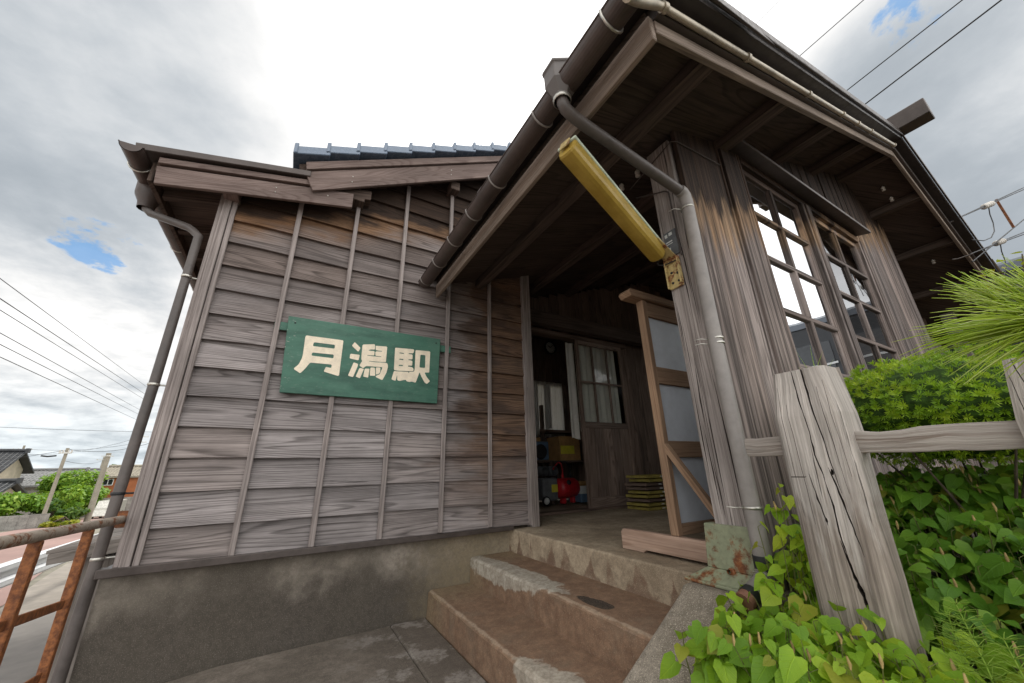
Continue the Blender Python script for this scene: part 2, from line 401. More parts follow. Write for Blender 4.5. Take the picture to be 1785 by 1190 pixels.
def concrete(name, base, dark, stain, sm, fine=.5, tint=None):
    m, t, b, o = newmat(name)
    pos = t.n('ShaderNodeNewGeometry').outputs['Position']
    n1 = t.noise(pos, 1.7, 6, .62); n2 = t.noise(pos, 14, 5, .65); n3 = t.noise(pos, 210, 3, .65); n6 = t.noise(pos, 48, 4, .6)
    col = t.mix(t.mapr(n1, .36, .66), dark, base)
    col = t.mix(t.math('MULTIPLY', t.mapr(n2, .42, .68), .45), col, tuple(c * .6 for c in dark))
    col = sm(t, pos, col, n1, n2)
    col = t.mix(t.math('MULTIPLY', t.mapr(n6, .42, .62), .30), col, tuple(c * .55 for c in dark))
    sp = t.mapr(n3, .54, .68)
    col = t.mix(t.math('MULTIPLY', sp, fine), col, tuple(min(1, c * 1.75) for c in base))
    col = t.mix(t.math('MULTIPLY', t.mapr(n3, .40, .32), fine), col, tuple(c * .35 for c in dark))
    t.link(col, b.inputs['Base Color']); b.inputs['Roughness'].default_value = .88; b.inputs['Specular IOR Level'].default_value = .25
    t.link(t.bump(t.math('ADD', t.math('MULTIPLY', n2, .6), t.math('MULTIPLY', n3, .4)), .45, .008), b.inputs['Normal'])
    return m
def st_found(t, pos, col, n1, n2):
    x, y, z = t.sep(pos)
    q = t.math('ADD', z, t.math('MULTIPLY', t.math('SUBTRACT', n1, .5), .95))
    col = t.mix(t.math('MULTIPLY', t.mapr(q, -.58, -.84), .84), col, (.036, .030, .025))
    damp = t.noise(t.comb(t.math('MULTIPLY', x, 1.1), 0.0, t.math('MULTIPLY', z, .8)), 1.3, 5, .65)
    col = t.mix(t.math('MULTIPLY', t.mapr(damp, .40, .62), .6), col, (.085, .073, .058))
    xr = t.math('ADD', x, t.math('MULTIPLY', t.math('SUBTRACT', n2, .5), .5))
    return t.mix(t.math('MULTIPLY', t.mapr(xr, .75, 1.45), .6), col, (.33, .265, .165))
def st_land(t, pos, col, n1, n2):
    x, y, z = t.sep(pos)
    q = t.math('ADD', x, t.math('MULTIPLY', t.math('SUBTRACT', n1, .5), .9))
    col = t.mix(t.math('MULTIPLY', t.mapr(q, .35, .95), .55), col, (.085, .068, .055))
    wear = t.noise(pos, 5.5, 6, .7)
    return t.mix(t.math('MULTIPLY', t.math('MULTIPLY', t.mapr(wear, .5, .62), t.mapr(x, .3, .7)), .75), col, (.30, .27, .24))
def st_rust(t, pos, col, n1, n2):
    x, y, z = t.sep(pos)
    c = t.mix(t.math('MULTIPLY', t.mapr(n2, .35, .7), .55), (.18, .104, .066), (.36, .228, .145))
    n4 = t.noise(pos, 5, 5, .65)
    col = t.mix(t.mapr(n4, .30, .50, .5, .94), col, c)
    far = t.math('ADD', y, t.math('MULTIPLY', t.math('SUBTRACT', n2, .5), .9))
    n5 = t.noise(pos, 9, 4, .6)
    def spot(cy, cw, ry, rw_, nx, nz_, soft=.06):
        w_ = t.math('ADD', t.math('SUBTRACT', x, nx), t.math('SUBTRACT', z, nz_))   # distance along tread and riser
        a = t.math('POWER', t.math('ABSOLUTE', t.math('DIVIDE', t.math('SUBTRACT', y, cy), ry)), 2.0)
        b_ = t.math('POWER', t.math('ABSOLUTE', t.math('DIVIDE', t.math('SUBTRACT', w_, t.math('ADD', cw, t.math('MULTIPLY', t.math('SUBTRACT', y, cy), -.06))), rw_)), 2.0)
        r_ = t.math('ADD', t.math('SQRT', t.math('ADD', a, b_)), t.math('MULTIPLY', t.math('SUBTRACT', n5, .5), .9))
        return t.mapr(r_, 1.0 + soft, 1.0 - soft)
    col = t.mix(t.math('MULTIPLY', t.mapr(far, 2.75, 3.2), .5), col, (.26, .21, .125))
    for nx_, nz_ in ((1.45, -.69), (1.095, -.875)):       # feet have worn the nosings pale
        e_ = t.math('ABSOLUTE', t.math('ADD', t.math('SUBTRACT', x, nx_), t.math('SUBTRACT', z, nz_)))
        e_ = t.math('ADD', e_, t.math('MULTIPLY', t.math('SUBTRACT', n5, .5), .05))
        col = t.mix(t.math('MULTIPLY', t.mapr(e_, .020, .004), .5), col, (.46, .36, .26))
    pc = t.mix(t.mapr(n2, .35, .65), (.36, .32, .26), (.50, .46, .385))
    col = t.mix(t.math('MULTIPLY', spot(2.68, .03, .62, .135, 1.44, -.69), .95), col, pc)
    col = t.mix(t.math('MULTIPLY', spot(1.58, .0, .34, .16, 1.085, -.875), .8), col, pc)
    col = t.mix(t.math('MULTIPLY', spot(1.79, .10, .12, .05, 1.44, -.69), .9), col, (.025, .023, .022))
    return col
def st_porch(t, pos, col, n1, n2):
    """front riser: rust stains soaked up from the tread in pointed tongues"""
    x, y, z = t.sep(pos)
    yy = t.math('ADD', y, t.math('MULTIPLY', t.noise(t.comb(0.0, t.math('MULTIPLY', y, 3.0), 0.0), 1.0, 3, .6), .40))
    tri = t.math('PINGPONG', t.math('DIVIDE', yy, .225), .5)
    hgt = t.noise(t.comb(0.0, t.math('MULTIPLY', y, 2.6), 3.0), 1.0, 2, .5)
    tip = t.math('ADD', t.math('MULTIPLY', t.math('MULTIPLY', tri, tri), .60), t.math('MULTIPLY', t.math('SUBTRACT', hgt, .5), .12))
    tip = t.math('ADD', tip, t.math('MULTIPLY', t.math('SUBTRACT', n2, .5), .09))
    msk = t.mapr(t.math('SUBTRACT', t.math('ADD', z, .70), tip), .022, -.022)
    msk = t.math('MULTIPLY', msk, t.mapr(z, -.53, -.55))
    fade = t.mapr(t.noise(t.comb(0.0, t.math('MULTIPLY', y, 4.0), t.math('MULTIPLY', z, 6.0)), 1.0, 4, .65), .34, .60, .25, .9)
    return t.mix(t.math('MULTIPLY', msk, fade), col, (.17, .10, .068))
nost = lambda t, pos, col, n1, n2: col
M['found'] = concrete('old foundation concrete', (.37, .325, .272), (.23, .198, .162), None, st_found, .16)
M['land_c'] = concrete('landing concrete', (.25, .212, .175), (.14, .118, .096), None, st_land, .35)
M['steps'] = concrete('rust stained concrete', (.36, .285, .20), (.19, .14, .10), None, st_rust, .3)
M['porch'] = concrete('tan porch concrete', (.50, .405, .29), (.27, .21, .145), None, st_porch, .3)
M['cheek'] = concrete('coarse cheek concrete', (.33, .285, .23), (.20, .17, .13), None, nost, .8)
M['patch'] = concrete('pale cement patch', (.56, .52, .45), (.40, .36, .30), None, nost, .25)

for k_ in ('cloth', 'cloth2'):
    t_ = NT(M[k_].node_tree); b_ = [n for n in M[k_].node_tree.nodes if n.type == 'BSDF_PRINCIPLED'][0]; o_ = [n for n in M[k_].node_tree.nodes if n.type == 'OUTPUT_MATERIAL'][0]
    tr = t_.n('ShaderNodeBsdfTranslucent'); tr.inputs[0].default_value = (.75, .72, .66, 1); mx = t_.n('ShaderNodeMixShader'); mx.inputs[0].default_value = .4
    t_.link(b_.outputs[0], mx.inputs[1]); t_.link(tr.outputs[0], mx.inputs[2]); t_.link(mx.outputs[0], o_.inputs[0])

def rusty(name, paint, amount, rust=((.11, .035, .012), (.32, .115, .035)), scale=9):
    m, t, b, o = newmat(name)
    ob = t.n('ShaderNodeTexCoord').outputs['Object']
    n1 = t.noise(ob, scale, 6, .68); n2 = t.noise(ob, scale * 5, 4, .65)
    rc = t.mix(t.mapr(n2, .3, .7), rust[0], rust[1])
    f = t.mapr(t.math('ADD', t.math('MULTIPLY', n1, .75), t.math('MULTIPLY', n2, .25)), amount + .05, amount - .05)
    t.link(t.mix(t.math('SUBTRACT', 1.0, f), rc, t.mix(t.mapr(n2, .3, .7), tuple(c * .75 for c in paint), paint)), b.inputs['Base Color'])
    b.inputs['Roughness'].default_value = .7
    t.link(t.bump(n2, .4, .003), b.inputs['Normal'])
    return m
M['railtop'] = rusty('flaking handrail paint', (.40, .335, .27), .46, scale=16)
M['railpost'] = rusty('rusted steel', (.30, .12, .06), .72)
M['shoe'] = rusty('pale green paint with rust', (.27, .29, .185), .46, scale=7)
M['bracket'] = rusty('yellowed bracket', (.52, .40, .17), .46, scale=14)

# painted sign board
m, t, b, o = newmat('green sign paint'); M['sign'] = m
uvn = t.n('ShaderNodeUVMap'); uvn.uv_map = 'grain'; U, V, _ = t.sep(uvn.outputs[0])
n1 = t.noise(t.comb(t.math('MULTIPLY', U, 2.5), t.math('MULTIPLY', V, 9.0), 0.0), 1.0, 5, .6); n2 = t.noise(t.comb(t.math('MULTIPLY', U, 3.0), t.math('MULTIPLY', V, 3.0), 4.0), 1.0, 5, .65)
c = t.mix(t.mapr(n1, .30, .62), (.022, .085, .058), (.050, .155, .105))
c = t.mix(t.math('MULTIPLY', t.mapr(n2, .45, .7), .45), c, (.095, .20, .145))
n3 = t.noise(t.comb(t.math('MULTIPLY', U, 22.0), t.math('MULTIPLY', V, 60.0), 9.0), 1.0, 3, .6)
edge = t.mapr(U, .10, .0)
c = t.mix(t.math('MULTIPLY', t.mapr(n3, .60, .66), t.math('ADD', t.math('MULTIPLY', edge, .7), .10)), c, (.38, .38, .33))
t.link(c, b.inputs['Base Color']); b.inputs['Roughness'].default_value = .55; t.link(t.bump(n1, .15, .004), b.inputs['Normal'])

# amber lamp trough
m, t, b, o = newmat('amber acrylic'); M['amber'] = m
ob = t.n('ShaderNodeTexCoord').outputs['Object']; n1 = t.noise(ob, 6, 5, .6)
c = t.mix(t.mapr(n1, .3, .7), (.42, .28, .045), (.60, .42, .09))
t.link(c, b.inputs['Base Color']); b.inputs['Roughness'].default_value = .34
tr = t.n('ShaderNodeBsdfTranslucent'); t.link(c, tr.inputs[0]); mx = t.n('ShaderNodeMixShader'); mx.inputs[0].default_value = .3
t.link(b.outputs[0], mx.inputs[1]); t.link(tr.outputs[0], mx.inputs[2]); t.link(mx.outputs[0], o.inputs[0])

# clear window glass
m, t, b, o = newmat('window glass'); M['glass'] = m
gl = t.n('ShaderNodeBsdfGlossy'); gl.inputs['Roughness'].default_value = .015; gl.inputs['Color'].default_value = (.95, .97, 1, 1)
tp = t.n('ShaderNodeBsdfTransparent'); tp.inputs[0].default_value = (.80, .84, .84, 1)
fr = t.n('ShaderNodeFresnel'); fr.inputs[0].default_value = 2.5
ob = t.n('ShaderNodeTexCoord').outputs['Object']
t.link(t.bump(t.noise(ob, 3.0, 1, .5), .05, .02), gl.inputs['Normal'])
mx = t.n('ShaderNodeMixShader'); t.link(t.math('MULTIPLY', fr.outputs[0], 1.15, clamp=True), mx.inputs[0]); t.link(tp.outputs[0], mx.inputs[1]); t.link(gl.outputs[0], mx.inputs[2]); t.link(mx.outputs[0], o.inputs[0])

m, t, b, o = newmat('inner door glass'); M['glassin'] = m
gl = t.n('ShaderNodeBsdfGlossy'); gl.inputs['Roughness'].default_value = .05; tp = t.n('ShaderNodeBsdfTransparent'); tp.inputs[0].default_value = (.9, .92, .9, 1)
mx = t.n('ShaderNodeMixShader'); mx.inputs[0].default_value = .05; t.link(tp.outputs[0], mx.inputs[1]); t.link(gl.outputs[0], mx.inputs[2]); t.link(mx.outputs[0], o.inputs[0])

def leafmat(name, a, bcol, c, trans=.45, rough=.42, nscale=2.0, spec=.35, vein=False):
    m, t, b, o = newmat(name)
    geo = t.n('ShaderNodeNewGeometry'); ri = geo.outputs['Random Per Island']
    nz = t.noise(geo.outputs['Position'], nscale, 3, .5)
    f = t.math('ADD', t.math('MULTIPLY', ri, .55), t.math('MULTIPLY', t.mapr(nz, .3, .7), .45))
    col = t.ramp(f, [(0.05, a), (.5, bcol), (.95, c)])
    if vein:                                              # midrib, side veins, blemishes
        uvn = t.n('ShaderNodeUVMap'); uvn.uv_map = 'grain'; U, V, _ = t.sep(uvn.outputs[0]); av = t.math('ABSOLUTE', V)
        mid = t.mapr(av, .035, .008); sv_ = t.math('PINGPONG', t.math('SUBTRACT', U, t.math('MULTIPLY', av, .9)), .11)
        vn = t.math('MAXIMUM', mid, t.math('MULTIPLY', t.mapr(sv_, .022, .006), .6))
        lite = t.mix(1.0, col, (1.45, 1.35, 1.5), 'MULTIPLY'); col = t.mix(t.math('MULTIPLY', vn, .65), col, lite)
        bn = t.noise(geo.outputs['Position'], 60, 4, .6); col = t.mix(t.math('MULTIPLY', t.mapr(bn, .66, .74), .8), col, (.16, .10, .03))
        sick = t.math('FRACT', t.math('MULTIPLY', ri, 17.3)); col = t.mix(t.math('MULTIPLY', t.mapr(sick, .90, .97), .7), col, (.42, .36, .05))
        cb_ = t.noise(geo.outputs['Position'], 22, 3, .6); col = t.mix(t.mapr(cb_, .35, .65, .0, .35), col, t.mix(1.0, col, (.62, .72, .6), 'MULTIPLY'))
        t.link(t.bump(t.math('ADD', t.math('MULTIPLY', vn, -1.0), bn), .5, .003), b.inputs['Normal'])
    t.link(col, b.inputs['Base Color']); b.inputs['Roughness'].default_value = rough; b.inputs['Specular IOR Level'].default_value = spec
    tr = t.n('ShaderNodeBsdfTranslucent'); t.link(t.mix(.5, col, (.30, .42, .03)), tr.inputs[0])
    mx = t.n('ShaderNodeMixShader'); mx.inputs[0].default_value = trans
    t.link(b.outputs[0], mx.inputs[1]); t.link(tr.outputs[0], mx.inputs[2]); t.link(mx.outputs[0], o.inputs[0])
    return m
M['leafLit'] = leafmat('lime heart leaves', (.17, .34, .025), (.31, .52, .035), (.56, .66, .045), .5, vein=True)
M['leafShade'] = leafmat('shaded heart leaves', (.09, .22, .022), (.16, .35, .032), (.34, .52, .05), .45, vein=True)  # same plant as the lime leaves, coloured darker for the shaded bed
M['yew'] = leafmat('yew needles', (.12, .26, .015), (.27, .44, .022), (.50, .62, .04), .45, .4, 5)
M['pine'] = leafmat('pine needles', (.40, .58, .025), (.60, .76, .06), (.82, .88, .38), .5, .22, 9, .7)
M['fern'] = leafmat('horsetail stems', (.24, .42, .05), (.36, .55, .08), (.50, .66, .12), .5)
M['sapling'] = leafmat('yellowish sapling leaves', (.16, .24, .02), (.32, .34, .03), (.45, .36, .04), .45)
M['treef'] = leafmat('light tree foliage', (.08, .19, .015), (.17, .33, .03), (.34, .48, .06), .4, .5, .6)
M['treed'] = leafmat('far foliage', (.03, .085, .015), (.06, .14, .02), (.14, .22, .04), .35, .5, .5)

def carve(o, cut):
    """cut real cracks and notches out of a timber"""
    c = new_obj('cutter', cut, M['crack']); o.data.materials.append(M['crack'])
    for p in c.data.polygons: p.material_index = 1
    c.data.materials.clear(); c.data.materials.append(M['crack']); c.data.materials.append(M['crack'])
    m = o.modifiers.new('b', 'BOOLEAN'); m.operation = 'DIFFERENCE'; m.object = c; m.solver = 'EXACT'; m.use_self = True
    dg = bpy.context.evaluated_depsgraph_get(); me = bpy.data.meshes.new_from_object(o.evaluated_get(dg))
    if len(me.polygons) > 3: o.modifiers.remove(m); o.data = me
    else: o.modifiers.remove(m)
    bpy.data.objects.remove(c)

# ------------------------------------------------------------------ terrain
def gz(y): return -1.85 if y < 12 else (-1.85 - (y - 12) * .0384 if y < 55 else -3.5)
def strip(name, pts, mat, lift, kind='structure'):
    """pts: list of (y, x_left, x_right)"""
    mb = MB()
    ys = []
    for i in range(len(pts) - 1):
        a, b_ = pts[i], pts[i + 1]; n = 6
        for k in range(n):
            t0, t1 = k / n, (k + 1) / n
            q = [tuple(a[j] + (b_[j] - a[j]) * t for j in range(3)) for t in (t0, t1)]
            mb.face([(q[0][1], q[0][0], gz(q[0][0]) + lift), (q[0][2], q[0][0], gz(q[0][0]) + lift), (q[1][2], q[1][0], gz(q[1][0]) + lift), (q[1][1], q[1][0], gz(q[1][0]) + lift)])
    return tag(mb.build(name, mat), kind=kind)
mb = MB(); ys = [-400, -40, 12, 55, 300, 4000]
for a, b_ in zip(ys, ys[1:]): mb.face([(-4000, a, gz(a)), (4000, a, gz(a)), (4000, b_, gz(b_)), (-4000, b_, gz(b_))])
tag(mb.build('ground', M['land']), kind='structure')
strip('road', [(-8, -9.5, -3.5), (10, -9.5, -3.6), (16, -11, -5.0), (30, -13.0, -8.6), (52, -16.2, -13.0), (75, -18.5, -14.5)], M['roadred'], .012)
strip('forecourt', [(-10, -3.4, 3.0), (4, -3.4, -.6), (9, -3.4, -.6)], M['asphalt'], .016)
strip('forecourt_verge', [(9, -3.4, 4.0), (20, -5.4, 4.0)], M['gravel'], .016)
strip('platform', [(-30, 2.0, 8.6), (-4, 2.0, 8.6)], M['asphalt'], 1.34)
mb = MB(); mb.prism([(-.74, 3.215, -1.115), (-.74, -1.5, -1.115), (-.2, -1.5, -1.06), (.80, -1.5, -1.05), (.80, 3.215, -1.05), (-.2, 3.215, -1.06)], (0, 0, -.76)); mb.prism([(.808, 3.215, -1.048), (.808, -1.5, -1.048), (1.07, -1.5, -1.048), (1.07, 3.215, -1.048)], (0, 0, -.76))
tag(mb.build('entrance_path', M['land_c'], None, .012), kind='structure')

# ------------------------------------------------------------------ station building
B = thing('station_building', (2.0, 3.2, -1.05), 'old single storey station house of grey weathered boards with a gabled porch over its steps', 'building')
zl = lambda x: 1.953 + .226 * (x + 1.114)          # lower lean-to verge, underside of bargeboard
zu = lambda x: 2.264 + .54 * (x + .166)            # tiled main roof verge
XA = 5.13
zb = lambda x: 1.65 + .345 * ((x if x <= XA else 2 * XA - x) - 1.03)   # porch gable verge

mb = MB(); mb.box((-.826, 3.22, -1.9), (2.0, 3.6, -.513), 0); mb.box((-.826, 3.6, -1.9), (-.4, 10, -.513), 1)
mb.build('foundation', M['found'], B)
mb = MB()
mb.prism([(-.828, 3.122, -.512), (1.815, 3.122, -.512), (1.815, 3.122, -.478), (-.828, 3.122, -.466)], (0, .075, 0))
mb.prism([(-.828, 3.20, -.512), (-.74, 3.20, -.512), (-.74, 3.20, -.478), (-.828, 3.20, -.478)], (0, 6.5, 0))
mb.build('base_flashing', M['flash'], B, .004)

# clapboards: each row tilts out over the row below, pieces break at the battens
def clip(poly, f):
    o = []
    for i in range(len(poly)):
        a, b_ = poly[i], poly[(i + 1) % len(poly)]; fa, fb = f(a), f(b_)
        if fa <= 0: o.append(a)
        if (fa < 0 < fb) or (fb < 0 < fa):
            t = fa / (fa - fb); o.append((a[0] + (b_[0] - a[0]) * t, a[1] + (b_[1] - a[1]) * t))
    return o
BX = [-.70, -.236, .214, .66, 1.136, 1.59, 2.04]
mb = MB(); z = -.482
row = 0
while z < 4.6:
    z1 = z + .2
    i = 0
    while i < 6:
        n = rnd.choice((1, 1, 1, 2)); j = min(6, i + n)
        xa, xb = BX[i] - .001, BX[j] - .003
        dz0, dz1 = rnd.uniform(-.006, .004), rnd.uniform(-.006, .004); bow = rnd.uniform(-.005, .004)
        xm = (xa + xb) / 2
        lo = [(xa, z + dz0), (xm, z + (dz0 + dz1) / 2 + bow), (xb, z + dz1)]
        poly = lo + [(xb, z1 + .012), (xa, z1 + .012)]
        line = (lambda p: p[1] - (zl(p[0]) + .13)) if xb < .25 else (lambda p: p[1] - (zu(p[0]) + .2))
        poly = clip(poly, line)
        if len(poly) >= 3:
            dy = rnd.uniform(-.003, .003)
            Yf = lambda p: 3.158 + dy + .032 * min(1, max(0, (p[1] - z) / .2))
            fr = [(p[0], Yf(p), p[1]) for p in poly]; bk = [(p[0], 3.20, p[1]) for p in poly]
            nn = len(poly); fs = [tuple(range(nn)), tuple(range(2 * nn - 1, nn - 1, -1))] + [(k, nn + k, nn + (k + 1) % nn, (k + 1) % nn) for k in range(nn)]
            vs = fr + bk; ou = rnd.uniform(0, 5)
            mb.raw(vs, fs, [[(vs[k][0] + ou, vs[k][2] - z + (.5 if k >= nn else 0)) for k in f] for f in fs])
        i = j
    z = z1; row += 1
mb.build('siding', M['siding'], B)
for k, x in enumerate(BX[1:6]):
    mb = MB(); top = (zl(x) + .1) if x < .1 else (zu(x) + .1)
    lean = rnd.uniform(-.006, .006)
    mb.beam((x + lean, 3.148, -.47), (x, 3.148, top), .036, .026, (0, 1, 0), jit=.0015)
    mb.build('batten', M['batten'], B, .003)
for dx, wd, dy in ((-.722, .05, 0), (-.676, .03, .008), (-.762, .026, .02)):
    mb = MB(); mb.beam((dx, 3.160 + dy, -.475), (dx, 3.160 + dy, zl(dx) + .12), wd, .05, (0, 1, 0), jit=.002); mb.build('corner_board', M['batten'], B, .003)
mb = MB(); mb.beam((2.065, 3.19, -.512), (2.065, 3.19, 2.6), .085, .10, (0, 1, 0)); mb.build('door_post', M['post'], B, .004)
mb = MB(); mb.beam((2.012, 3.158, -.49), (2.012, 3.158, 2.6), .03, .03, (0, 1, 0)); mb.build('corner_board', M['batten'], B, .003)
# rest of the shell
mb = MB()
mb.box((-.72, 3.21, -.5), (-.68, 10, 2.12), 1)
mb.box((2.05, 3.26, -.5), (2.10, 3.83, 2.7), 2)
mb.build('side_wall', M['dim'], B)

# left lean-to roof
mb = MB(); mb.prism([(-1.11, 3.0, zl(-1.11)), (.15, 3.0, zl(.15)), (.15, 3.0, zl(.15) + .15), (-1.125, 3.0, zl(-1.125) + .15)], (0, .03, 0)); mb.build('bargeboard', M['board'], B, .003)
mb = MB(); mb.prism([(-1.12, 2.985, zl(-1.12) + .168), (-.10, 2.985, zl(-.10) + .168), (-.10, 2.985, zl(-.10) + .215), (-1.12, 2.985, zl(-1.12) + .215)], (0, .04, 0)); mb.build('verge_strip', M['board'], B, .002)
mb = MB(); mb.prism([(-1.24, 2.955, zl(-1.24) + .232), (-.20, 2.955, zl(-.20) + .232), (-.20, 2.955, zl(-.20) + .288), (-1.25, 2.955, zl(-1.25) + .288)], (0, 7.3, 0)); mb.build('metal_roof', M['flash'], B, .004)
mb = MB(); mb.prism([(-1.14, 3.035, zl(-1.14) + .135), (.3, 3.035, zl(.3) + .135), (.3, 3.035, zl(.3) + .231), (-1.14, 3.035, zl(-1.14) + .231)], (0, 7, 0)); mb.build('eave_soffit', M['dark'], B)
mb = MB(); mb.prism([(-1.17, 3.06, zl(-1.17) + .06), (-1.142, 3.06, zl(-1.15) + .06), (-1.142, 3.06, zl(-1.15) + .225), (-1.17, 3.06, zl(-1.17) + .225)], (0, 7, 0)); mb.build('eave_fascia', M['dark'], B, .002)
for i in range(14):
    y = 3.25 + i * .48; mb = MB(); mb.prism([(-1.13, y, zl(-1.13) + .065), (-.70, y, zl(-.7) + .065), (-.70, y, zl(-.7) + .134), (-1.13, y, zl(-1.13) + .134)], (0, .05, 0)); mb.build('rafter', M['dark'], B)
for x, zf in ((-.70, zl(-.70) + .02), (.20, zu(.2) - .10), (1.13, zu(1.13) - .08)):
    mb = MB(); mb.box((x - .05, 3.036, zf), (x + .05, 3.19, zf + .11), 1); mb.build('purlin_end', M['board'] if x < 0 else M['dark'], B, .004)
for x, dz in ((-.42, .055), (-.42, .10), (-.05, .09)):
    mb = MB(); mb.lathe([(.006, 0), (.005, .003), (0, .004)], (x, 3.0, zl(x) + dz), 8, (0, -1, 0)); mb.build('nail', M['steel'], B)
for x, dz in ((.12, .06), (.12, .12), (1.05, .07), (1.05, .13)):
    mb = MB(); mb.lathe([(.006, 0), (.005, .003), (0, .004)], (x, 2.965, zu(x) + dz), 8, (0, -1, 0)); mb.build('nail', M['steel'], B)
# tiled main roof
XR = 4.9
mb = MB(); mb.prism([(-.166, 2.965, zu(-.166)), (XR, 2.965, zu(XR)), (XR, 2.965, zu(XR) + .185), (-.245, 2.965, zu(-.245) + .205)], (0, .03, 0)); mb.build('bargeboard', M['board'], B, .003)
mb = MB(); mb.prism([(-.235, 2.945, zu(-.235) + .215), (XR, 2.945, zu(XR) + .20), (XR, 2.945, zu(XR) + .285), (-.25, 2.945, zu(-.25) + .295)], (0, .05, 0)); mb.build('verge_strip', M['board'], B, .002)
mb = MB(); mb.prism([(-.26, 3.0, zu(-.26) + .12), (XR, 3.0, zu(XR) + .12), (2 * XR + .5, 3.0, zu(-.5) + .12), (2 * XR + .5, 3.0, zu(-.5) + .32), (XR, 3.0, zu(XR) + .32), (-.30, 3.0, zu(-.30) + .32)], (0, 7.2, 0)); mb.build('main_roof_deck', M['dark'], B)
tl = MB(); sl_ = math.atan(.54); ct, st = math.cos(sl_), math.sin(sl_); x = -.345; k = 0
while x < 4.7:
    x1 = x + .232
    def P(xx, y, h): return (xx, y, zu(xx) + .335 + h)
    up = .034                                          # each tile rides on the one below
    for (ya, yb, h0, h1) in ((2.905, 3.2, -.012, .072),):
        vs = [P(x, ya, h0 + up), P(x1 + .03, ya, h0), P(x1 + .03, ya, h1), P(x, ya, h1 + up), P(x, yb, h0 + up), P(x1 + .03, yb, h0), P(x1 + .03, yb, h1), P(x, yb, h1 + up)]
        tl.raw(vs, [(0, 1, 2, 3), (4, 7, 6, 5), (3, 2, 6, 7), (0, 4, 5, 1), (0, 3, 7, 4), (1, 5, 6, 2)], [[(0, 0), (.2, 0), (.2, .1), (0, .1)]] * 6)
    tl.prism([P(x - .004, 2.895, -.012 + up), P(x + .026, 2.895, -.012 + up), P(x + .026, 2.895, .092 + up), P(x - .004, 2.895, .096 + up)], (0, .25, 0))
    x = x1; k += 1
for i in range(24):                                     # field tiles in rolls up the slope
    y = 3.28 + i * .28; tl.tube([(-.40, y, zu(-.40) + .36), (XR, y, zu(XR) + .37)], .055, 7)
tl.prism([(-.36, 3.1, zu(-.36) + .33), (XR, 3.1, zu(XR) + .33), (XR, 3.1, zu(XR) + .375), (-.36, 3.1, zu(-.36) + .375)], (0, 7, 0))
tl.build('roof_tiles', M['tile'], B, .006)
mb = MB(); mb.tube([(XR, 2.9, zu(XR) + .43), (XR, 10, zu(XR) + .43)], .12, 12); mb.build('ridge_tiles', M['tiled'], B)

# half round gutters
def gutter(mb, a, b_, r):
    a = Vector(a); b_ = Vector(b_); d = (b_ - a).normalized(); sd = d.cross(Vector((0, 0, 1))).normalized(); n = 14
    A = []
    for rr in (r, r - .004):
        for q in (a, b_):
            A.append([q + sd * (math.cos(math.pi + math.pi * k / n) * rr) + Vector((0, 0, math.sin(math.pi + math.pi * k / n) * rr)) for k in range(n + 1)])
    for lo, hi in ((A[0], A[1]), (A[2], A[3])):
        for k in range(n): mb.face([lo[k], lo[k + 1], hi[k + 1], hi[k]], smooth=True)
    for o_, i_ in ((A[0], A[2]), (A[1], A[3])):
        for k in range(n): mb.face([o_[k], o_[k + 1], i_[k + 1], i_[k]])
    for k in (0, n): mb.face([A[0][k], A[1][k], A[3][k], A[2][k]])
    for e in (A[0], A[1]): mb.face([v.copy() for v in e])
    for sgn in (0, n): mb.tube([A[0][sgn], A[1][sgn]], .005, 6)
def strap(parent, c, r, dirx, mat, tail=.07):
    """wire bracket round the gutter with a stem up to the fascia"""
    mb = MB(); c = Vector(c); pts = []
    for k in range(9):
        a = math.pi + math.pi * k / 8; pts.append(c + Vector((math.cos(a) * r * dirx * -1, 0, math.sin(a) * r)))
    pts = [p for p in pts]
    pts.append(pts[-1] + Vector((dirx * -.02 * -1, 0, .012))); pts.append(pts[-1] + Vector((dirx * tail, 0, -.01)))
    mb.tube(pts, .006, 6); return mb.build('bracket', mat, parent)
g = MB(); gutter(g, (.880, .30, 1.738), (.880, 3.135, 1.728), .058); GU = g.build('gutter', M['gutter'], B)
for y in (.62, 1.12, 1.62, 1.98, 2.34, 2.70, 3.06): strap(GU, (.880, y, 1.735), .062, 1, M['steel'] if y < .7 else M['pipe'], .09)
g = MB(); g.lathe([(.0605, 0), (.0605, .05)], (.880, 1.75, 1.733), 18, (0, 1, 0)); gj = g.build('joint', M['gutter'], GU)
g = MB(); gutter(g, (-1.255, 2.93, 2.165), (-1.255, 10, 2.14), .062); GL = g.build('gutter', M['gutter'], B)
for y in (3.13, 3.42, 4.3, 5.3, 6.3): strap(GL, (-1.255, y, 2.163), .066, 1, M['steel'], .07)

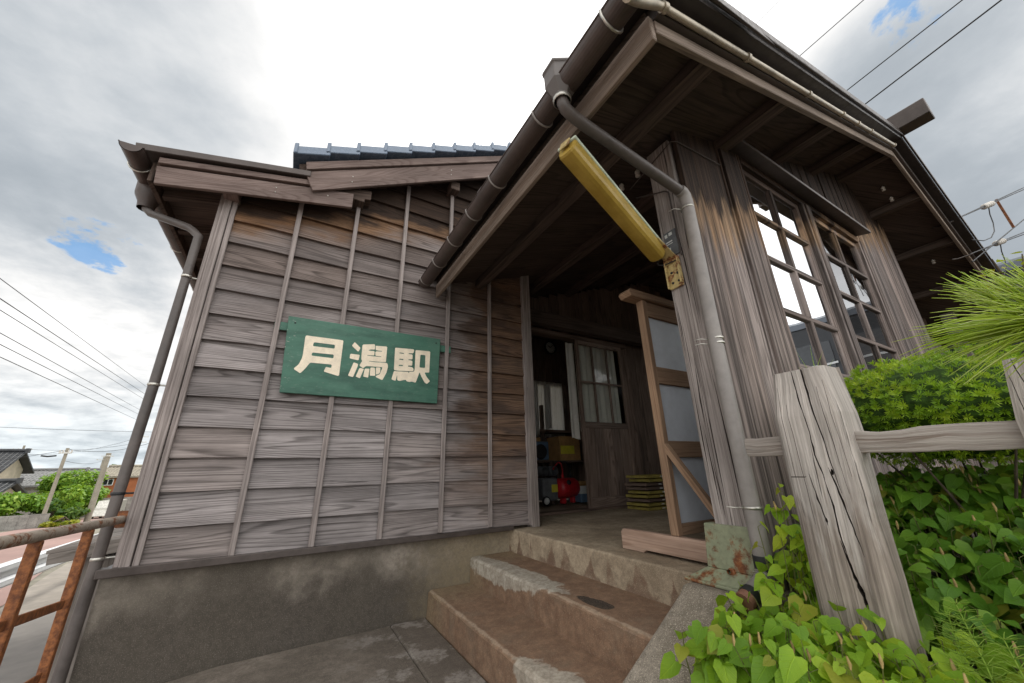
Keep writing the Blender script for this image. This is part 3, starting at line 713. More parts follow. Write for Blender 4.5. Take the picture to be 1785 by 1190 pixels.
# porch roof
ov = .43
mb = MB(); mb.prism([(.93, ov, zb(.93) + .165), (XA, ov, zb(XA) + .165), (9.33, ov, zb(9.33) + .165), (9.33, ov, zb(9.33) + .225), (XA, ov, zb(XA) + .225), (.93, ov, zb(.93) + .225)], (0, 9, 0)); mb.build('porch_roof', M['flashd'], B, .004)
mb = MB(); mb.prism([(.93, ov - .02, zb(.93) + .19), (XA, ov - .02, zb(XA) + .19), (9.33, ov - .02, zb(9.33) + .19), (9.33, ov - .02, zb(9.33) + .245), (XA, ov - .02, zb(XA) + .245), (.93, ov - .02, zb(.93) + .245)], (0, .016, 0)); mb.build('verge_cap', M['flash'], B, .003)
for xa, xb in ((1.03, XA - .002), (XA + .002, 9.23)):
    mb = MB(); mb.prism([(xa, .53, zb(xa)), (xb, .53, zb(xb)), (xb, .53, zb(xb) + .075), (xa, .53, zb(xa) + .075)], (0, .03, 0)); mb.build('bargeboard', M['fasc'], B, .003)
    mb = MB(); mb.prism([(xa, .505, zb(xa) + .080), (xb, .505, zb(xb) + .080), (xb, .505, zb(xb) + .16), (xa, .505, zb(xa) + .16)], (0, .055, 0)); mb.build('verge_strip', M['flash'], B, .003)
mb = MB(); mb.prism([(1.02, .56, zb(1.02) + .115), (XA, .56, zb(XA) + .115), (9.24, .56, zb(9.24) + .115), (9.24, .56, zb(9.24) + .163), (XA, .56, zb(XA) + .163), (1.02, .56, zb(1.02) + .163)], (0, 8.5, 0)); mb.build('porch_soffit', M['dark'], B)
mb = MB(); mb.box((1.0, .535, 1.60), (1.028, 3.14, 1.735), 1); mb.build('eave_fascia', M['fasc'], B, .003)
for i in range(9):
    x = 1.48 + i * .9 - (.0 if i < 5 else .12); mb = MB(); mb.box((x - .045, .56, zb(x) + .02), (x + .045, 7.0, zb(x) + .112), 1); mb.build('purlin', M['dark'], B, .004)
mb = MB(); mb.box((2.1, 3.62, 1.80), (8.2, 3.74, 1.98), 0); mb.build('tie_beam', M['dark'], B, .004)
mb = MB(); mb.prism([(XA - .09, .18, zb(XA) + .22), (XA + .09, .18, zb(XA) + .22), (XA + .10, .18, zb(XA) + .40), (XA, .18, zb(XA) + .445), (XA - .10, .18, zb(XA) + .40)], (0, 9, 0)); mb.build('ridge_cap', M['flash'], B, .006)
mb = MB(); mb.prism([(.95, .40, zb(.95) + .19), (1.9, .40, zb(1.9) + .125), (1.62, .40, zb(1.62) + .19)], (0, .012, 0)); mb.build('corner_flashing', M['flash'], B, .002)
# conduit clipped along the verge
cpts = [(.78, .47, 1.545), (.86, .485, 1.62), (.93, .49, 1.68)] + [(x, .488, zb(x) + .09) for x in (1.03, 2.0, 3.0, 4.0, XA - .12)]
mb = MB(); mb.tube(cpts, [.021, .021, .021] + [.015] * 5, 10); CN = mb.build('cable_conduit', M['conduit'], B)
for x in (1.04, 1.75, 2.6, 3.3, 3.7, 4.1, 5.0):
    mb = MB(); mb.tube([(x - .012, .488, zb(x) + .086), (x + .012, .488, zb(x) + .094)], .021, 10); mb.build('clip', M['conduit'], CN)

# hopper and downpipe of the porch gutter
mb = MB(); cx, cy = .868, .945
prof = [(.072, 1.835), (.086, 1.828), (.088, 1.812), (.080, 1.806), (.078, 1.72), (.044, 1.662), (.042, 1.645)]
mb.lathe([(r, h - 1.7) for r, h in prof], (cx, cy, 1.7), 6, smooth=False); HP = mb.build('hopper', M['pipeL'], GU, .003)
mb = MB(); mb.lathe([(.040, 0), (.044, .004), (.044, .018), (.040, .022)], (cx, cy, 1.632), 14); mb.build('ring', M['steel'], HP)
mb = MB(); mb.tube([(.868, .945, 1.675), (.870, .945, 1.63), (.885, .946, 1.60), (.93, .948, 1.582), (1.0, .95, 1.570), (1.715, .958, 1.478), (1.745, .958, 1.470)], .0285, 14); mb.build('downpipe', M['pipeL'], B)
mb = MB(); mb.tube([(1.70, .957, 1.480), (1.728, .958, 1.474), (1.745, .958, 1.455), (1.752, .959, 1.42), (1.752, .959, 1.36), (1.738, .962, .56), (1.735, .963, -.385)], [.0335] * 7, 16); DP = mb.build('downpipe', M['pipe'], B)
for z in (1.375, .56, .585, -.18):
    mb = MB(); xx = 1.736 + (z + .2) * .0085; mb.lathe([(.034, -.006), (.0372, -.005), (.0372, .005), (.034, .006)], (xx, .962, z), 16)
    mb.tube([(xx - .03, .985, z), (xx - .065, 1.0, z + .002), (xx - .07, 1.03, z + .004)], .0025, 5); mb.build('clamp', M['steel'], DP)
mb = MB(); mb.tube([(1.735, .963, -.36), (1.733, .963, -.415)], .037, 16); mb.build('collar', M['black'], DP)
mb = MB(); mb.tube([(1.733, .963, -.40), (1.722, .965, -.435), (1.68, .97, -.462), (1.60, .976, -.488)], .0345, 14); mb.build('elbow', M['pipe'], DP)
mb = MB(); mb.tube([(1.625, .974, -.480), (1.595, .976, -.490)], .037, 14); mb.build('collar', M['black'], DP)
mb = MB(); mb.tube([(1.597, .976, -.489), (1.570, .979, -.500)], .0345, 14); mb.build('clay_elbow', M['clay'], DP)
for q in (.0, .012, .024):
    mb = MB(); mb.lathe([(.0362, 0), (.0362, .003)], (1.705 - q, .966 + q * .1, -.438 - q * .4), 14, (.9, -.1, .5)); mb.build('wire_tie', M['steel'], DP)
# downpipe at the left corner
mb = MB(); mb.lathe([(.085, .06), (.09, .05), (.085, -.05), (.055, -.11), (.05, -.16)], (-1.235, 3.36, 2.10), 12); HL = mb.build('hopper', M['gutter'], GL)
mb = MB(); mb.tube([(-1.235, 3.36, 2.0), (-1.225, 3.355, 1.94), (-1.19, 3.345, 1.905), (-.93, 3.235, 1.80), (-.895, 3.222, 1.775), (-.850, 3.212, 1.73), (-.845, 3.205, .6), (-.862, 3.20, -.9), (-.868, 3.20, -1.85)], .028, 14); DL = mb.build('downpipe', M['pipeL'], B)
for z in (1.38, .58, -.08, -.42):
    mb = MB(); mb.lathe([(.0285, -.009), (.032, -.007), (.032, .007), (.0285, .009)], (-.845 if z > 0 else -.855, 3.203, z), 14); mb.tube([(-.83, 3.205, z), (-.77, 3.215, z)], .006, 6); mb.build('clamp', M['black'] if abs(z + .08) < .01 else M['steel'], DL)

# corner post of the porch
mb = MB(); mb.beam((1.872, 1.105, -.30), (1.872, 1.105, 1.98), .145, .165, (0, 1, 0)); PO = mb.build('porch_post', M['post'], B, .005, 2)
cut = MB()
for k in range(17):
    y = rnd.uniform(1.04, 1.18); z = rnd.uniform(-.3, .9); L = rnd.uniform(.25, .8); d = rnd.uniform(.012, .035)
    y2 = y + rnd.uniform(-.012, .012); wv = rnd.uniform(.001, .0038)
    cut.prism([(1.79, y - wv * .3, z), (1.79, y + wv, z + L * .4), (1.79, y2 + .001, z + L), (1.79, y - wv, z + L * .45)], (d, 0, 0))
carve(PO, cut)
mb = MB()
def frustum(mb, a0, a1, z0, b0, b1, z1):
    vs = [(a0[0], a0[1], z0), (a1[0], a0[1], z0), (a1[0], a1[1], z0), (a0[0], a1[1], z0), (b0[0], b0[1], z1), (b1[0], b0[1], z1), (b1[0], b1[1], z1), (b0[0], b1[1], z1)]
    fs = [(0, 1, 5, 4), (1, 2, 6, 5), (2, 3, 7, 6), (3, 0, 4, 7), (3, 2, 1, 0), (4, 5, 6, 7)]
    mb.raw(vs, fs, [[(0, 0), (.2, 0), (.2, .2), (0, .2)]] * 6)
frustum(mb, (1.775, 1.030), (1.975, 1.250), -.455, (1.780, 1.015), (1.965, 1.235), -.268)
frustum(mb, (1.70, 1.0), (2.05, 1.315), -.498, (1.774, 1.028), (1.977, 1.252), -.4552); mb.box((1.69, .99, -.512), (2.06, 1.325, -.4982))
SH = mb.build('post_shoe', M['shoe'], PO, .004)
mb = MB(); mb.lathe([(.018, 0), (.018, .012), (.010, .016), (.010, .03)], (1.775, 1.13, -.458), 6, (-1, 0, .25), False); mb.build('bolt', M['railpost'], SH)
# thin grey cable stapled down the post
mb = MB(); mb.tube([(1.78, 1.30, 1.72), (1.786, 1.18, 1.66), (1.79, 1.10, 1.625), (1.792, 1.078, 1.60), (1.792, 1.075, 1.33), (1.792, 1.075, 1.15)], .0045, 8)
mb.tube([(1.79, 1.35, 1.83), (1.79, 1.18, 1.88), (1.79, .995, 1.93), (1.83, .974, 1.93), (2.3, .976, 1.97)], .0035, 8); mb.build('cable', M['flash'], PO)

# gable wall of vertical boards, with the window opening left free
WX0, WX1, WZ0, WZ1 = 2.58, 4.82, .48, 2.17
mb = MB(); x = 1.83
while x < 6.12:
    wd = rnd.uniform(.12, .20); x1 = min(x + wd, 6.12)
    if x < WX0 < x1: x1 = WX0
    if x < WX1 < x1: x1 = WX1
    yy = rnd.uniform(-.006, .006); gp = rnd.choice((.002, .004, .006))
    def piece(z0, z1a, z1b):
        vs = [(x, .985 + yy, z0), (x1 - gp, .985 + yy + rnd.uniform(-.003, .003), z0), (x1 - gp, .985 + yy, z1b), (x, .985 + yy, z1a)]
        vs += [(a, 1.015, c) for a, _, c in vs]
        fs = [(0, 1, 2, 3), (7, 6, 5, 4), (0, 4, 5, 1), (1, 5, 6, 2), (2, 6, 7, 3), (3, 7, 4, 0)]
        ou = rnd.uniform(0, 4); mb.raw(vs, fs, [[(vs[k][2] + ou, vs[k][0] - x + (vs[k][1] - .985)) for k in f] for f in fs])
    t0, t1 = zb(x) + .112, zb(x1) + .112
    if WX0 - .001 <= x and x1 <= WX1 + .001:
        piece(-.6, WZ0, WZ0); piece(WZ1, t0, t1)
    else: piece(-.6, t0, t1)
    x = x1
mb.build('gable_wall', M['gable'], B, .002)
mb = MB(); x = 6.2
while x < 8.4:
    x1 = x + rnd.uniform(.12, .18); h = 1.75 - (x - 6.2) * .12; mb.box((x, 1.20, -.6), (x1 - .004, 1.225, h + rnd.uniform(-.01, .01)), 2); x = x1
mb.build('end_screen', M['gable'], B)
mb = MB(); mb.box((6.12, .99, -.6), (6.20, 1.10, zb(6.1) + .1), 2); mb.build('corner_board', M['gable'], B, .003)
mb = MB(); mb.box((8.28, 1.0, -.6), (8.42, 1.14, zb(8.3) + .1), 2); mb.build('porch_post', M['post'], B, .004)
# window: frame > sashes > panes
mb = MB()
mb.box((WX0 - .24, .962, WZ0 - .6), (WX0 - .018, .984, WZ1 + .05), 2); mb.box((WX0 - .0175, .957, WZ0 - .1), (WX0 - .001, .99, WZ1 + .05), 2); mb.box((WX0, .966, WZ0 - .05), (WX0 + .028, 1.05, WZ1 + .02), 2); mb.box((3.53, .958, WZ0 + .026), (3.575, 1.05, WZ1 - .041), 2); mb.box((3.5755, .946, WZ0 + .026), (3.655, 1.05, WZ1 - .041), 2); mb.box((WX1 - .05, .966, WZ0 + .03), (WX1 - .001, 1.02, WZ1), 2); mb.box((WX1, .960, WZ0 + .03), (WX1 + .06, 1.02, WZ1), 2)
mb.box((WX0 + .03, .962, WZ1 - .04), (WX1 - .05, 1.02, WZ1 + .02), 0); mb.box((WX0 + .03, .95, WZ0 - .05), (WX1 + .06, 1.06, WZ0 + .025), 0)
WN = mb.build('window', M['gable'], B, .003)
mb = MB(); mb.prism([(2.36, .985, 2.235), (2.36, .86, 2.185), (2.36, .86, 2.155), (2.36, .985, 2.185)], (2.46, 0, .04)); mb.build('hood', M['flash'], WN, .003)
def sash(x0, x1, y, zbars, z0, z1, xm):
    s_ = MB(); st = .055
    s_.box((x0, y, z0), (x0 + st, y + .03, z1), 2); s_.box((x1 - st, y, z0), (x1, y + .03, z1), 2)
    s_.box((x0 + st, y + .001, z1 - .05), (x1 - st, y + .029, z1), 0); s_.box((x0 + st, y + .001, z0), (x1 - st, y + .029, z0 + .07), 0)
    zs_ = [z0 + .07] + sorted(zbars) + [z1 - .05]
    for zc in zbars: s_.box((x0 + st, y - .004, zc - .017), (x1 - st, y + .024, zc + .017), 0)
    for a, c in zip(zs_, zs_[1:]): s_.box((xm - .017, y - .006, a + (.017 if a in zbars else 0)), (xm + .017, y + .026, c - (.017 if c in zbars else 0)), 2)
    s_.build('sash', M['gable'], WN, .002)
    p_ = MB(); p_.face([(x0 + st, y + .015, z0 + .07), (x1 - st, y + .015, z0 + .07), (x1 - st, y + .015, z1 - .05), (x0 + st, y + .015, z1 - .05)]); p_.build('pane', M['glass'], WN)
sash(WX0 + .030, 3.528, .990, [1.715, 1.345, .945], .51, 2.125, 3.04)
sash(3.657, WX1 - .052, .990, [1.715, 1.345, .945], .51, 2.125, 4.215)

# porch interior: floor, back wall, sliding door
mb = MB(); mb.box((1.818, 1.327, -1.05), (8.4, 7.0, -.512), 0); mb.build('porch_floor', M['porch'], B, .012, 2)
mb = MB(); x = 2.11
while x < 8.3:
    x1 = x + rnd.uniform(.13, .19)
    if x < 2.42 < x1: x1 = 2.42
    z0 = 1.78 if 2.41 < x < 4.22 else -.51
    if x < 4.22 < x1: x1 = 4.22
    yy = rnd.uniform(0, .006); mb.box((x, 3.86 + yy, z0), (x1 - .004, 3.885 + yy, zb(x) + .1 if x < XA else zb(x1) + .1), 2); x = x1
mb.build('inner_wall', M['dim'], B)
mb = MB(); mb.box((2.10, 3.78, -.511), (4.3, 3.93, -.485), 0); mb.build('door_track', M['dim'], B, .003); mb = MB(); mb.box((2.10, 3.79, 1.74), (4.3, 3.93, 1.80), 0); mb.build('lintel', M['dim'], B, .003)
mb = MB(); x = 2.1
while x < 8.3:
    if 2.6 < x < 4.15: mb.box((x, 5.42, -.5), (x + .16, 5.44, .62), 2); mb.box((x, 5.42, 1.42), (x + .16, 5.44, 3.0), 2)
    else: mb.box((x, 5.42, -.5), (x + .16, 5.44, 3.0), 2)
    x += .164
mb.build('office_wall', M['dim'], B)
mb = MB(); mb.box((2.1, 3.95, 2.35), (8.3, 5.42, 2.37), 0); mb.build('office_ceiling', M['dark'], B)
mb = MB(); mb.box((2.06, 3.9, -.5), (2.10, 5.45, 2.4), 2); mb.build('office_wall', M['dim'], B); mb = MB(); mb.box((8.3, 1.3, -.5), (8.34, 5.45, 2.3), 1); mb.build('office_wall', M['dim'], B)
# sliding door
mb = MB(); dx0, dx1, dy = 3.30, 4.20, 3.80
for a in (dx0, dx1 - .05): mb.box((a, dy, -.485), (a + .05, dy + .035, 1.74), 2)
mb.box((dx0 + .05, dy + .001, -.485), (dx1 - .05, dy + .034, -.36), 0); mb.box((dx0 + .05, dy + .001, 1.68), (dx1 - .05, dy + .034, 1.74), 0)
mb.box((dx0 + .05, dy - .004, .50), (dx1 - .05, dy + .034, .58), 0); mb.box((dx0 + .05, dy + .004, 1.12), (dx1 - .05, dy + .028, 1.145), 0)
for a in (3.585, 3.87): mb.box((a, dy + .002, .58), (a + .028, dy + .030, 1.12), 2); mb.box((a, dy + .002, 1.145), (a + .028, dy + .030, 1.68), 2)
for k in range(5): mb.box((dx0 + .052 + k * .16, dy + .010, -.36), (dx0 + .208 + k * .16, dy + .024, .50), 2)
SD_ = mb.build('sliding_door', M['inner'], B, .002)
mb = MB(); mb.face([(dx0 + .05, dy + .016, .58), (dx1 - .05, dy + .016, .58), (dx1 - .05, dy + .016, 1.68), (dx0 + .05, dy + .016, 1.68)]); mb.build('pane', M['glassin'], SD_)
def curtain(name, x0, x1, y, z0, z1, amp, mat, parent, label=None):
    mb = MB(); n = max(12, int((x1 - x0) * 90)); pr = None
    ph = rnd.uniform(0, 9)
    for k in range(n + 1):
        x = x0 + (x1 - x0) * k / n; yy = y + amp * (math.sin(x * 62 + ph) + .5 * math.sin(x * 37 + 1 + ph))
        cur = [(x, yy, z0 + .012 * math.sin(x * 30)), (x + .004, y + (yy - y) * .6, z1)]
        if pr: mb.face([pr[0], cur[0], cur[1], pr[1]], smooth=True)
        pr = cur
    o = mb.build(name, mat, parent)
    return o
curtain('door_curtain', dx0 + .03, dx1 - .10, dy + .075, .46, 1.70, .012, M['cloth'], SD_)

# ------------------------------------------------------------------ steps and cheek wall
ST = thing('concrete_steps', (1.4, 2.3, -1.05), 'rust stained concrete steps climbing to the porch floor with pale cement repairs', 'steps')
def stepmesh(name, x0, x1, z0, z1):
    mb = MB(); n = 24
    ys = [1.305 + (3.212 - 1.305) * k / n for k in range(n + 1)]
    pr = None
    for i, y in enumerate(ys):
        j = lambda a: rnd.uniform(-a, a)
        xx = x0 + j(.004); zt = z1 + j(.002)
        cur = [(x0 - .012, y, z0), (xx - .004, y, zt - .016), (xx + .008, y, zt - .004), (xx + .025, y, zt), (x1, y, z1)]
        if pr:
            for k in range(4): mb.face([pr[k], pr[k + 1], cur[k + 1], cur[k]], smooth=False)
        else: mb.face([(x1, y, z0)] + cur)
        pr = cur
    mb.face(list(reversed([(x1, ys[-1], z0)] + pr)))
    return mb.build(name, M['steps'], ST)
stepmesh('step', 1.44, 1.826, -1.06, -.690); stepmesh('step', 1.085, 1.436, -1.06, -.875)
mb = MB(); mb.prism([(2.06, .93, -1.06), (1.02, .93, -1.06), (1.02, .93, -.86), (1.10, .93, -.83), (1.60, .93, -.552), (1.64, .93, -.5135), (2.06, .93, -.5135)], (0, .372, 0))
o = mb.build('cheek_wall', M['cheek'], None, .02, 3); recentre(o, (1.5, 1.1, -1.05))
tag(o, 'sloping coarse concrete cheek wall along the right side of the steps under the vines', 'wall')

# ------------------------------------------------------------------ station sign
S = thing('station_sign', (.45, 3.13, .57), 'green painted wooden sign board with three large cream characters on the clapboards', 'sign')
mb = MB(); q = [(-.139, 3.118, .570), (1.055, 3.118, .565), (1.061, 3.118, 1.172), (-.172, 3.118, 1.170)]
vs = q + [(a, 3.139, c) for a, _, c in q]
fs = [(0, 1, 2, 3), (7, 6, 5, 4), (0, 4, 5, 1), (1, 5, 6, 2), (2, 6, 7, 3), (3, 7, 4, 0)]
mb.raw(vs, fs, [[(vs[k][0] + .17, vs[k][2] - .56) for k in f] for f in fs]); mb.build('board', M['sign'], S, .003)
for z in (1.055, .62):
    if z > 1: mb = MB(); mb.box((-.255, 3.1395, z), (1.173, 3.152, z + .065), 0); mb.build('backing_batten', M['sign'], S, .002)
for (x, z) in ((-.12, 1.12), (1.02, 1.125)):
    mb = MB(); mb.lathe([(.007, 0), (.005, .004), (0, .005)], (x, 3.118, z), 8, (0, -1, 0)); mb.build('nail', M['black'], S)
GL_ = [[[(-0.033,1.025),(-0.028,1.029),(0.231,1.03),(0.237,1.023),(0.239,0.737),(0.23,0.73),(0.131,0.754),(0.128,0.759),(0.137,0.79),(0.142,0.793),(0.176,0.788),(0.177,0.817),(0.025,0.815),(0.002,0.769),(-0.023,0.731),(-0.031,0.725),(-0.072,0.75),(-0.075,0.758),(-0.049,0.791),(-0.035,0.839),(-0.032,0.869),(-0.036,1.016)],[(0.028,0.982),(0.18,0.982),(0.18,0.95),(0.025,0.949)],[(0.028,0.897),(0.181,0.9),(0.182,0.869),(0.026,0.871)]],[[(0.304,0.994),(0.322,1.025),(0.328,1.024),(0.374,0.984),(0.362,0.953),(0.354,0.952)]],[[(0.301,0.924),(0.369,0.924),(0.373,0.918),(0.369,0.88),(0.364,0.876),(0.3,0.884),(0.3,0.898)]],[[(0.333,0.852),(0.341,0.853),(0.369,0.846),(0.368,0.827),(0.344,0.736),(0.338,0.732),(0.309,0.739),(0.305,0.745)]],[[(0.392,1.017),(0.478,1.033),(0.485,1.025),(0.487,0.993),(0.483,0.985),(0.456,0.983),(0.433,0.972),(0.457,0.97),(0.482,0.972),(0.487,0.963),(0.487,0.94),(0.484,0.933),(0.433,0.929),(0.432,0.925),(0.482,0.925),(0.497,0.926),(0.545,0.928),(0.545,0.932),(0.5,0.932),(0.495,0.941),(0.493,0.964),(0.501,0.972),(0.545,0.976),(0.547,0.981),(0.506,0.981),(0.494,0.983),(0.491,1.017),(0.496,1.021),(0.579,1.026),(0.586,1.021),(0.586,0.892),(0.582,0.887),(0.541,0.883),(0.452,0.881),(0.45,0.877),(0.5,0.876),(0.589,0.882),(0.601,0.875),(0.607,0.851),(0.599,0.796),(0.573,0.733),(0.565,0.73),(0.514,0.751),(0.521,0.763),(0.546,0.777),(0.563,0.84),(0.43,0.835),(0.414,0.816),(0.408,0.815),(0.379,0.833),(0.398,0.875),(0.39,0.885),(0.387,0.918),(0.386,1.008)]],[[(0.384,0.814),(0.415,0.809),(0.417,0.803),(0.397,0.733),(0.392,0.728),(0.363,0.738),(0.363,0.745)]],[[(0.424,0.812),(0.458,0.815),(0.461,0.81),(0.458,0.744),(0.454,0.739),(0.42,0.744),(0.419,0.751)]],[[(0.467,0.827),(0.503,0.829),(0.511,0.764),(0.507,0.759),(0.47,0.757),(0.468,0.762)]],[[(0.51,0.833),(0.546,0.835),(0.548,0.799),(0.542,0.783),(0.522,0.772),(0.515,0.778)]],[[(0.657,1.027),(0.813,1.035),(0.821,1.026),(0.818,1.008),(0.811,0.996),(0.774,0.993),(0.773,0.985),(0.809,0.985),(0.811,0.94),(0.776,0.936),(0.774,0.929),(0.811,0.927),(0.812,0.882),(0.778,0.88),(0.775,0.87),(0.812,0.869),(0.825,0.857),(0.827,0.835),(0.788,0.83),(0.687,0.823),(0.658,0.826),(0.653,1.022)],[(0.695,0.989),(0.732,0.988),(0.73,0.98),(0.693,0.981)],[(0.697,0.932),(0.731,0.933),(0.731,0.923),(0.696,0.924)],[(0.697,0.877),(0.73,0.879),(0.73,0.869),(0.696,0.867)]],[[(0.659,0.818),(0.692,0.818),(0.753,0.821),(0.78,0.823),(0.786,0.814),(0.79,0.814),(0.789,0.825),(0.831,0.83),(0.836,0.859),(0.832,1.025),(0.839,1.031),(0.96,1.036),(0.968,1.03),(0.968,0.84),(0.963,0.836),(0.925,0.833),(0.946,0.795),(0.98,0.759),(0.952,0.73),(0.931,0.742),(0.9,0.791),(0.88,0.831),(0.872,0.802),(0.853,0.737),(0.846,0.734),(0.814,0.741),(0.799,0.734),(0.77,0.739),(0.767,0.752),(0.739,0.745),(0.713,0.735),(0.693,0.74),(0.689,0.787),(0.68,0.738),(0.674,0.734),(0.644,0.742),(0.651,0.779)],[(0.879,0.993),(0.924,0.994),(0.928,0.875),(0.877,0.873)]]]
for grp in ((0,), (1, 2, 3, 4, 5, 6, 7, 8), (9, 10)):
    mb = MB()
    for gi in grp:
        loops = [[Vector((a, 3.1165, c)) for a, c in lp] for lp in GL_[gi]]
        # round the brush-cut corners a little
        def soft(lp):
            o_ = []
            for i, p in enumerate(lp):
                a, b_ = lp[i - 1], lp[(i + 1) % len(lp)]; la, lb = (a - p).length, (b_ - p).length
                if min(la, lb) > .012: o_ += [p.lerp(a, min(.25, .006 / la)), p.lerp(b_, min(.25, .006 / lb))]
                else: o_.append(p)
            return o_
        loops = [soft(l) for l in loops]
        flat = [v for l in loops for v in l]
        for t3 in tessellate_polygon(loops): mb.face([flat[k] for k in t3], [(flat[k].x, flat[k].z) for k in t3])
    mb.build('character', M['cream'], S)

# ------------------------------------------------------------------ amber lamp on the corner post
LA = thing('porch_lamp', (1.79, 1.13, 1.05), 'amber trough strip lamp tilted out from the porch corner post on a rusty bracket', 'lamp')
p0, p1 = Vector((1.715, 1.175, 1.175)), Vector((.925, 1.01, 1.435)); d = (p1 - p0).normalized(); up = Vector((0, 0, 1)); sd = d.cross(up).normalized(); up = sd.cross(d)
prof = [(-.050, .030), (-.049, -.010), (-.043, -.028), (-.030, -.040), (-.012, -.044), (.012, -.044), (.030, -.040), (.043, -.028), (.049, -.010), (.050, .030)]
mb = MB(); rings = []
for t_, k in ((0, .90), (.012, 1), (.988, 1), (1, .90)):
    c = p0.lerp(p1, t_); rings.append([c + sd * (a * k) + up * (b_ * k if b_ < 0 else b_) for a, b_ in prof])
for i in range(3):
    for k in range(len(prof) - 1): mb.face([rings[i][k], rings[i][k + 1], rings[i + 1][k + 1], rings[i + 1][k]], smooth=(i == 1))
mb.face(rings[0]); mb.face(list(reversed(rings[3]))); mb.build('diffuser', M['amber'], LA)
mb = MB(); mb.beam(p0 + up * .040 - d * .01, p1 + up * .040 + d * .01, .112, .020, up); mb.build('housing', plain('pale green lamp housing', (.50, .56, .44), .5, 0, .15, 9), LA, .006, 2)
mb = MB(); mb.beam(p1 + d * .012 + up * .02, p1 + d * .02 + up * .02, .06, .05, up); mb.build('catch', M['bracket'], LA, .004)
mb = MB(); mb.beam((1.788, 1.135, .965), (1.788, 1.135, 1.15), .085, .008, (1, 0, 0)); mb.beam((1.775, 1.094, .975), (1.775, 1.094, 1.15), .008, .030, (1, 0, 0)); mb.beam((1.775, 1.176, .965), (1.775, 1.176, 1.15), .008, .030, (1, 0, 0))
mb.beam((1.786, 1.14, 1.15), p0.lerp(p1, .22) + up * .058, .075, .008, up)
BR = mb.build('bracket', M['bracket'], LA, .002)
for y, z in ((1.115, 1.0), (1.155, 1.0), (1.115, 1.05), (1.152, 1.065)):
    mb = MB(); mb.lathe([(.008, 0), (.007, .005), (0, .006)], (1.784, y, z), 8, (-1, 0, 0)); mb.build('screw', M['black'], BR)
mb = MB(); mb.tube([p0 + Vector((.0, .0, .0)), p0 + Vector((.03, .03, -.04)), p0 + Vector((.05, .0, -.05)), (1.785, 1.09, 1.13)], .004, 6); mb.build('flex', M['black'], LA)
PL = MB(); PL.box((1.7895, 1.085, 1.17), (1.7955, 1.165, 1.34), 2)
o = PL.build('number_plate', M['grey'], None, .001); recentre(o, (1.792, 1.125, 1.25)); tag(o, 'small grey tin plate with pale markings on the post behind the amber lamp', 'plate')
mb = MB()
for y, z, w_, h in ((1.148, 1.315, .018, .022), (1.118, 1.318, .022, .020), (1.135, 1.27, .045, .008), (1.135, 1.255, .045, .005), (1.14, 1.22, .016, .02)): mb.box((1.7885, y - w_ / 2, z - h / 2), (1.7893, y + w_ / 2, z + h / 2))
mk = mb.build('marking', M['paper'], None); mk.parent = o; mk.location = -Vector((1.792, 1.125, 1.25))

# porcelain insulators under the eaves
def insulator():
    mb = MB(); mb.lathe([(.0, 0), (.017, .001), (.019, .012), (.012, .018), (.012, .026), (.019, .032), (.018, .046), (.009, .05), (.006, .062)], (0, 0, -.062), 12)
    return mb
spots = [(1.90, 1.50, zb(1.9) + .108, 'porcelain knob under the porch soffit nearest the amber lamp'), (1.90, 1.345, zb(1.9) + .108, 'porcelain knob under the porch soffit just above the diagonal downpipe'), (1.98, 1.30, zb(1.98) + .108, 'porcelain knob half hidden by the diagonal downpipe beside the corner post'),
         (5.55, .76, zb(5.55) + .108, 'upper knob of the porcelain pair under the gable soffit right of the window'), (5.75, .76, zb(5.75) + .108, 'lower knob of the porcelain pair under the gable soffit right of the window'), (6.75, .80, zb(6.75) + .108, 'porcelain knob under the far right end of the gable soffit'), (7.05, .82, zb(7.05) + .108, 'last porcelain knob under the gable soffit above the pine')]
proto = None
for x, y, z, lb in spots:
    if proto is None: o = insulator().build('porcelain_insulator', M['porc']); proto = o
    else: o = proto.copy(); COL.objects.link(o)
    o.location = (x, y, z); tag(o, lb, 'insulator', 'porcelain insulators under the eaves')

# ------------------------------------------------------------------ rusty railing
RG = thing('metal_railing', (-.8, 2.5, -1.1), 'rusty steel handrail with flaking paint beside the left end of the landing', 'railing')
mb = MB(); mb.tube([(-.80, 3.19, -.222), (-.80, 3.0, -.217), (-.80, 2.05, -.192), (-.80, .6, -.155)], .022, 14); mb.build('handrail', M['railtop'], RG)
for y in (2.76, 2.29, 1.82, 1.35, .88):
    mb = MB(); zt = -.217 + (3.0 - y) * .026; mb.beam((-.80, y, -1.15), (-.80, y, zt - .018), .036, .034, (0, 1, 0)); mb.build('rail_post', M['railpost'], RG, .006, 2)
for z0, z1 in ((-.532, -.44), (-.80, -.71)):
    mb = MB(); mb.beam((-.80, 2.735, z0), (-.80, .9, z1 + .1), .010, .036, (0, 0, 1)); mb.build('cross_bar', M['railpost'], RG, .003)
mb = MB(); mb.beam((-.80, 3.196, -.222), (-.80, 3.212, -.222), .09, .09); mb.build('wall_flange', M['railpost'], RG, .003)

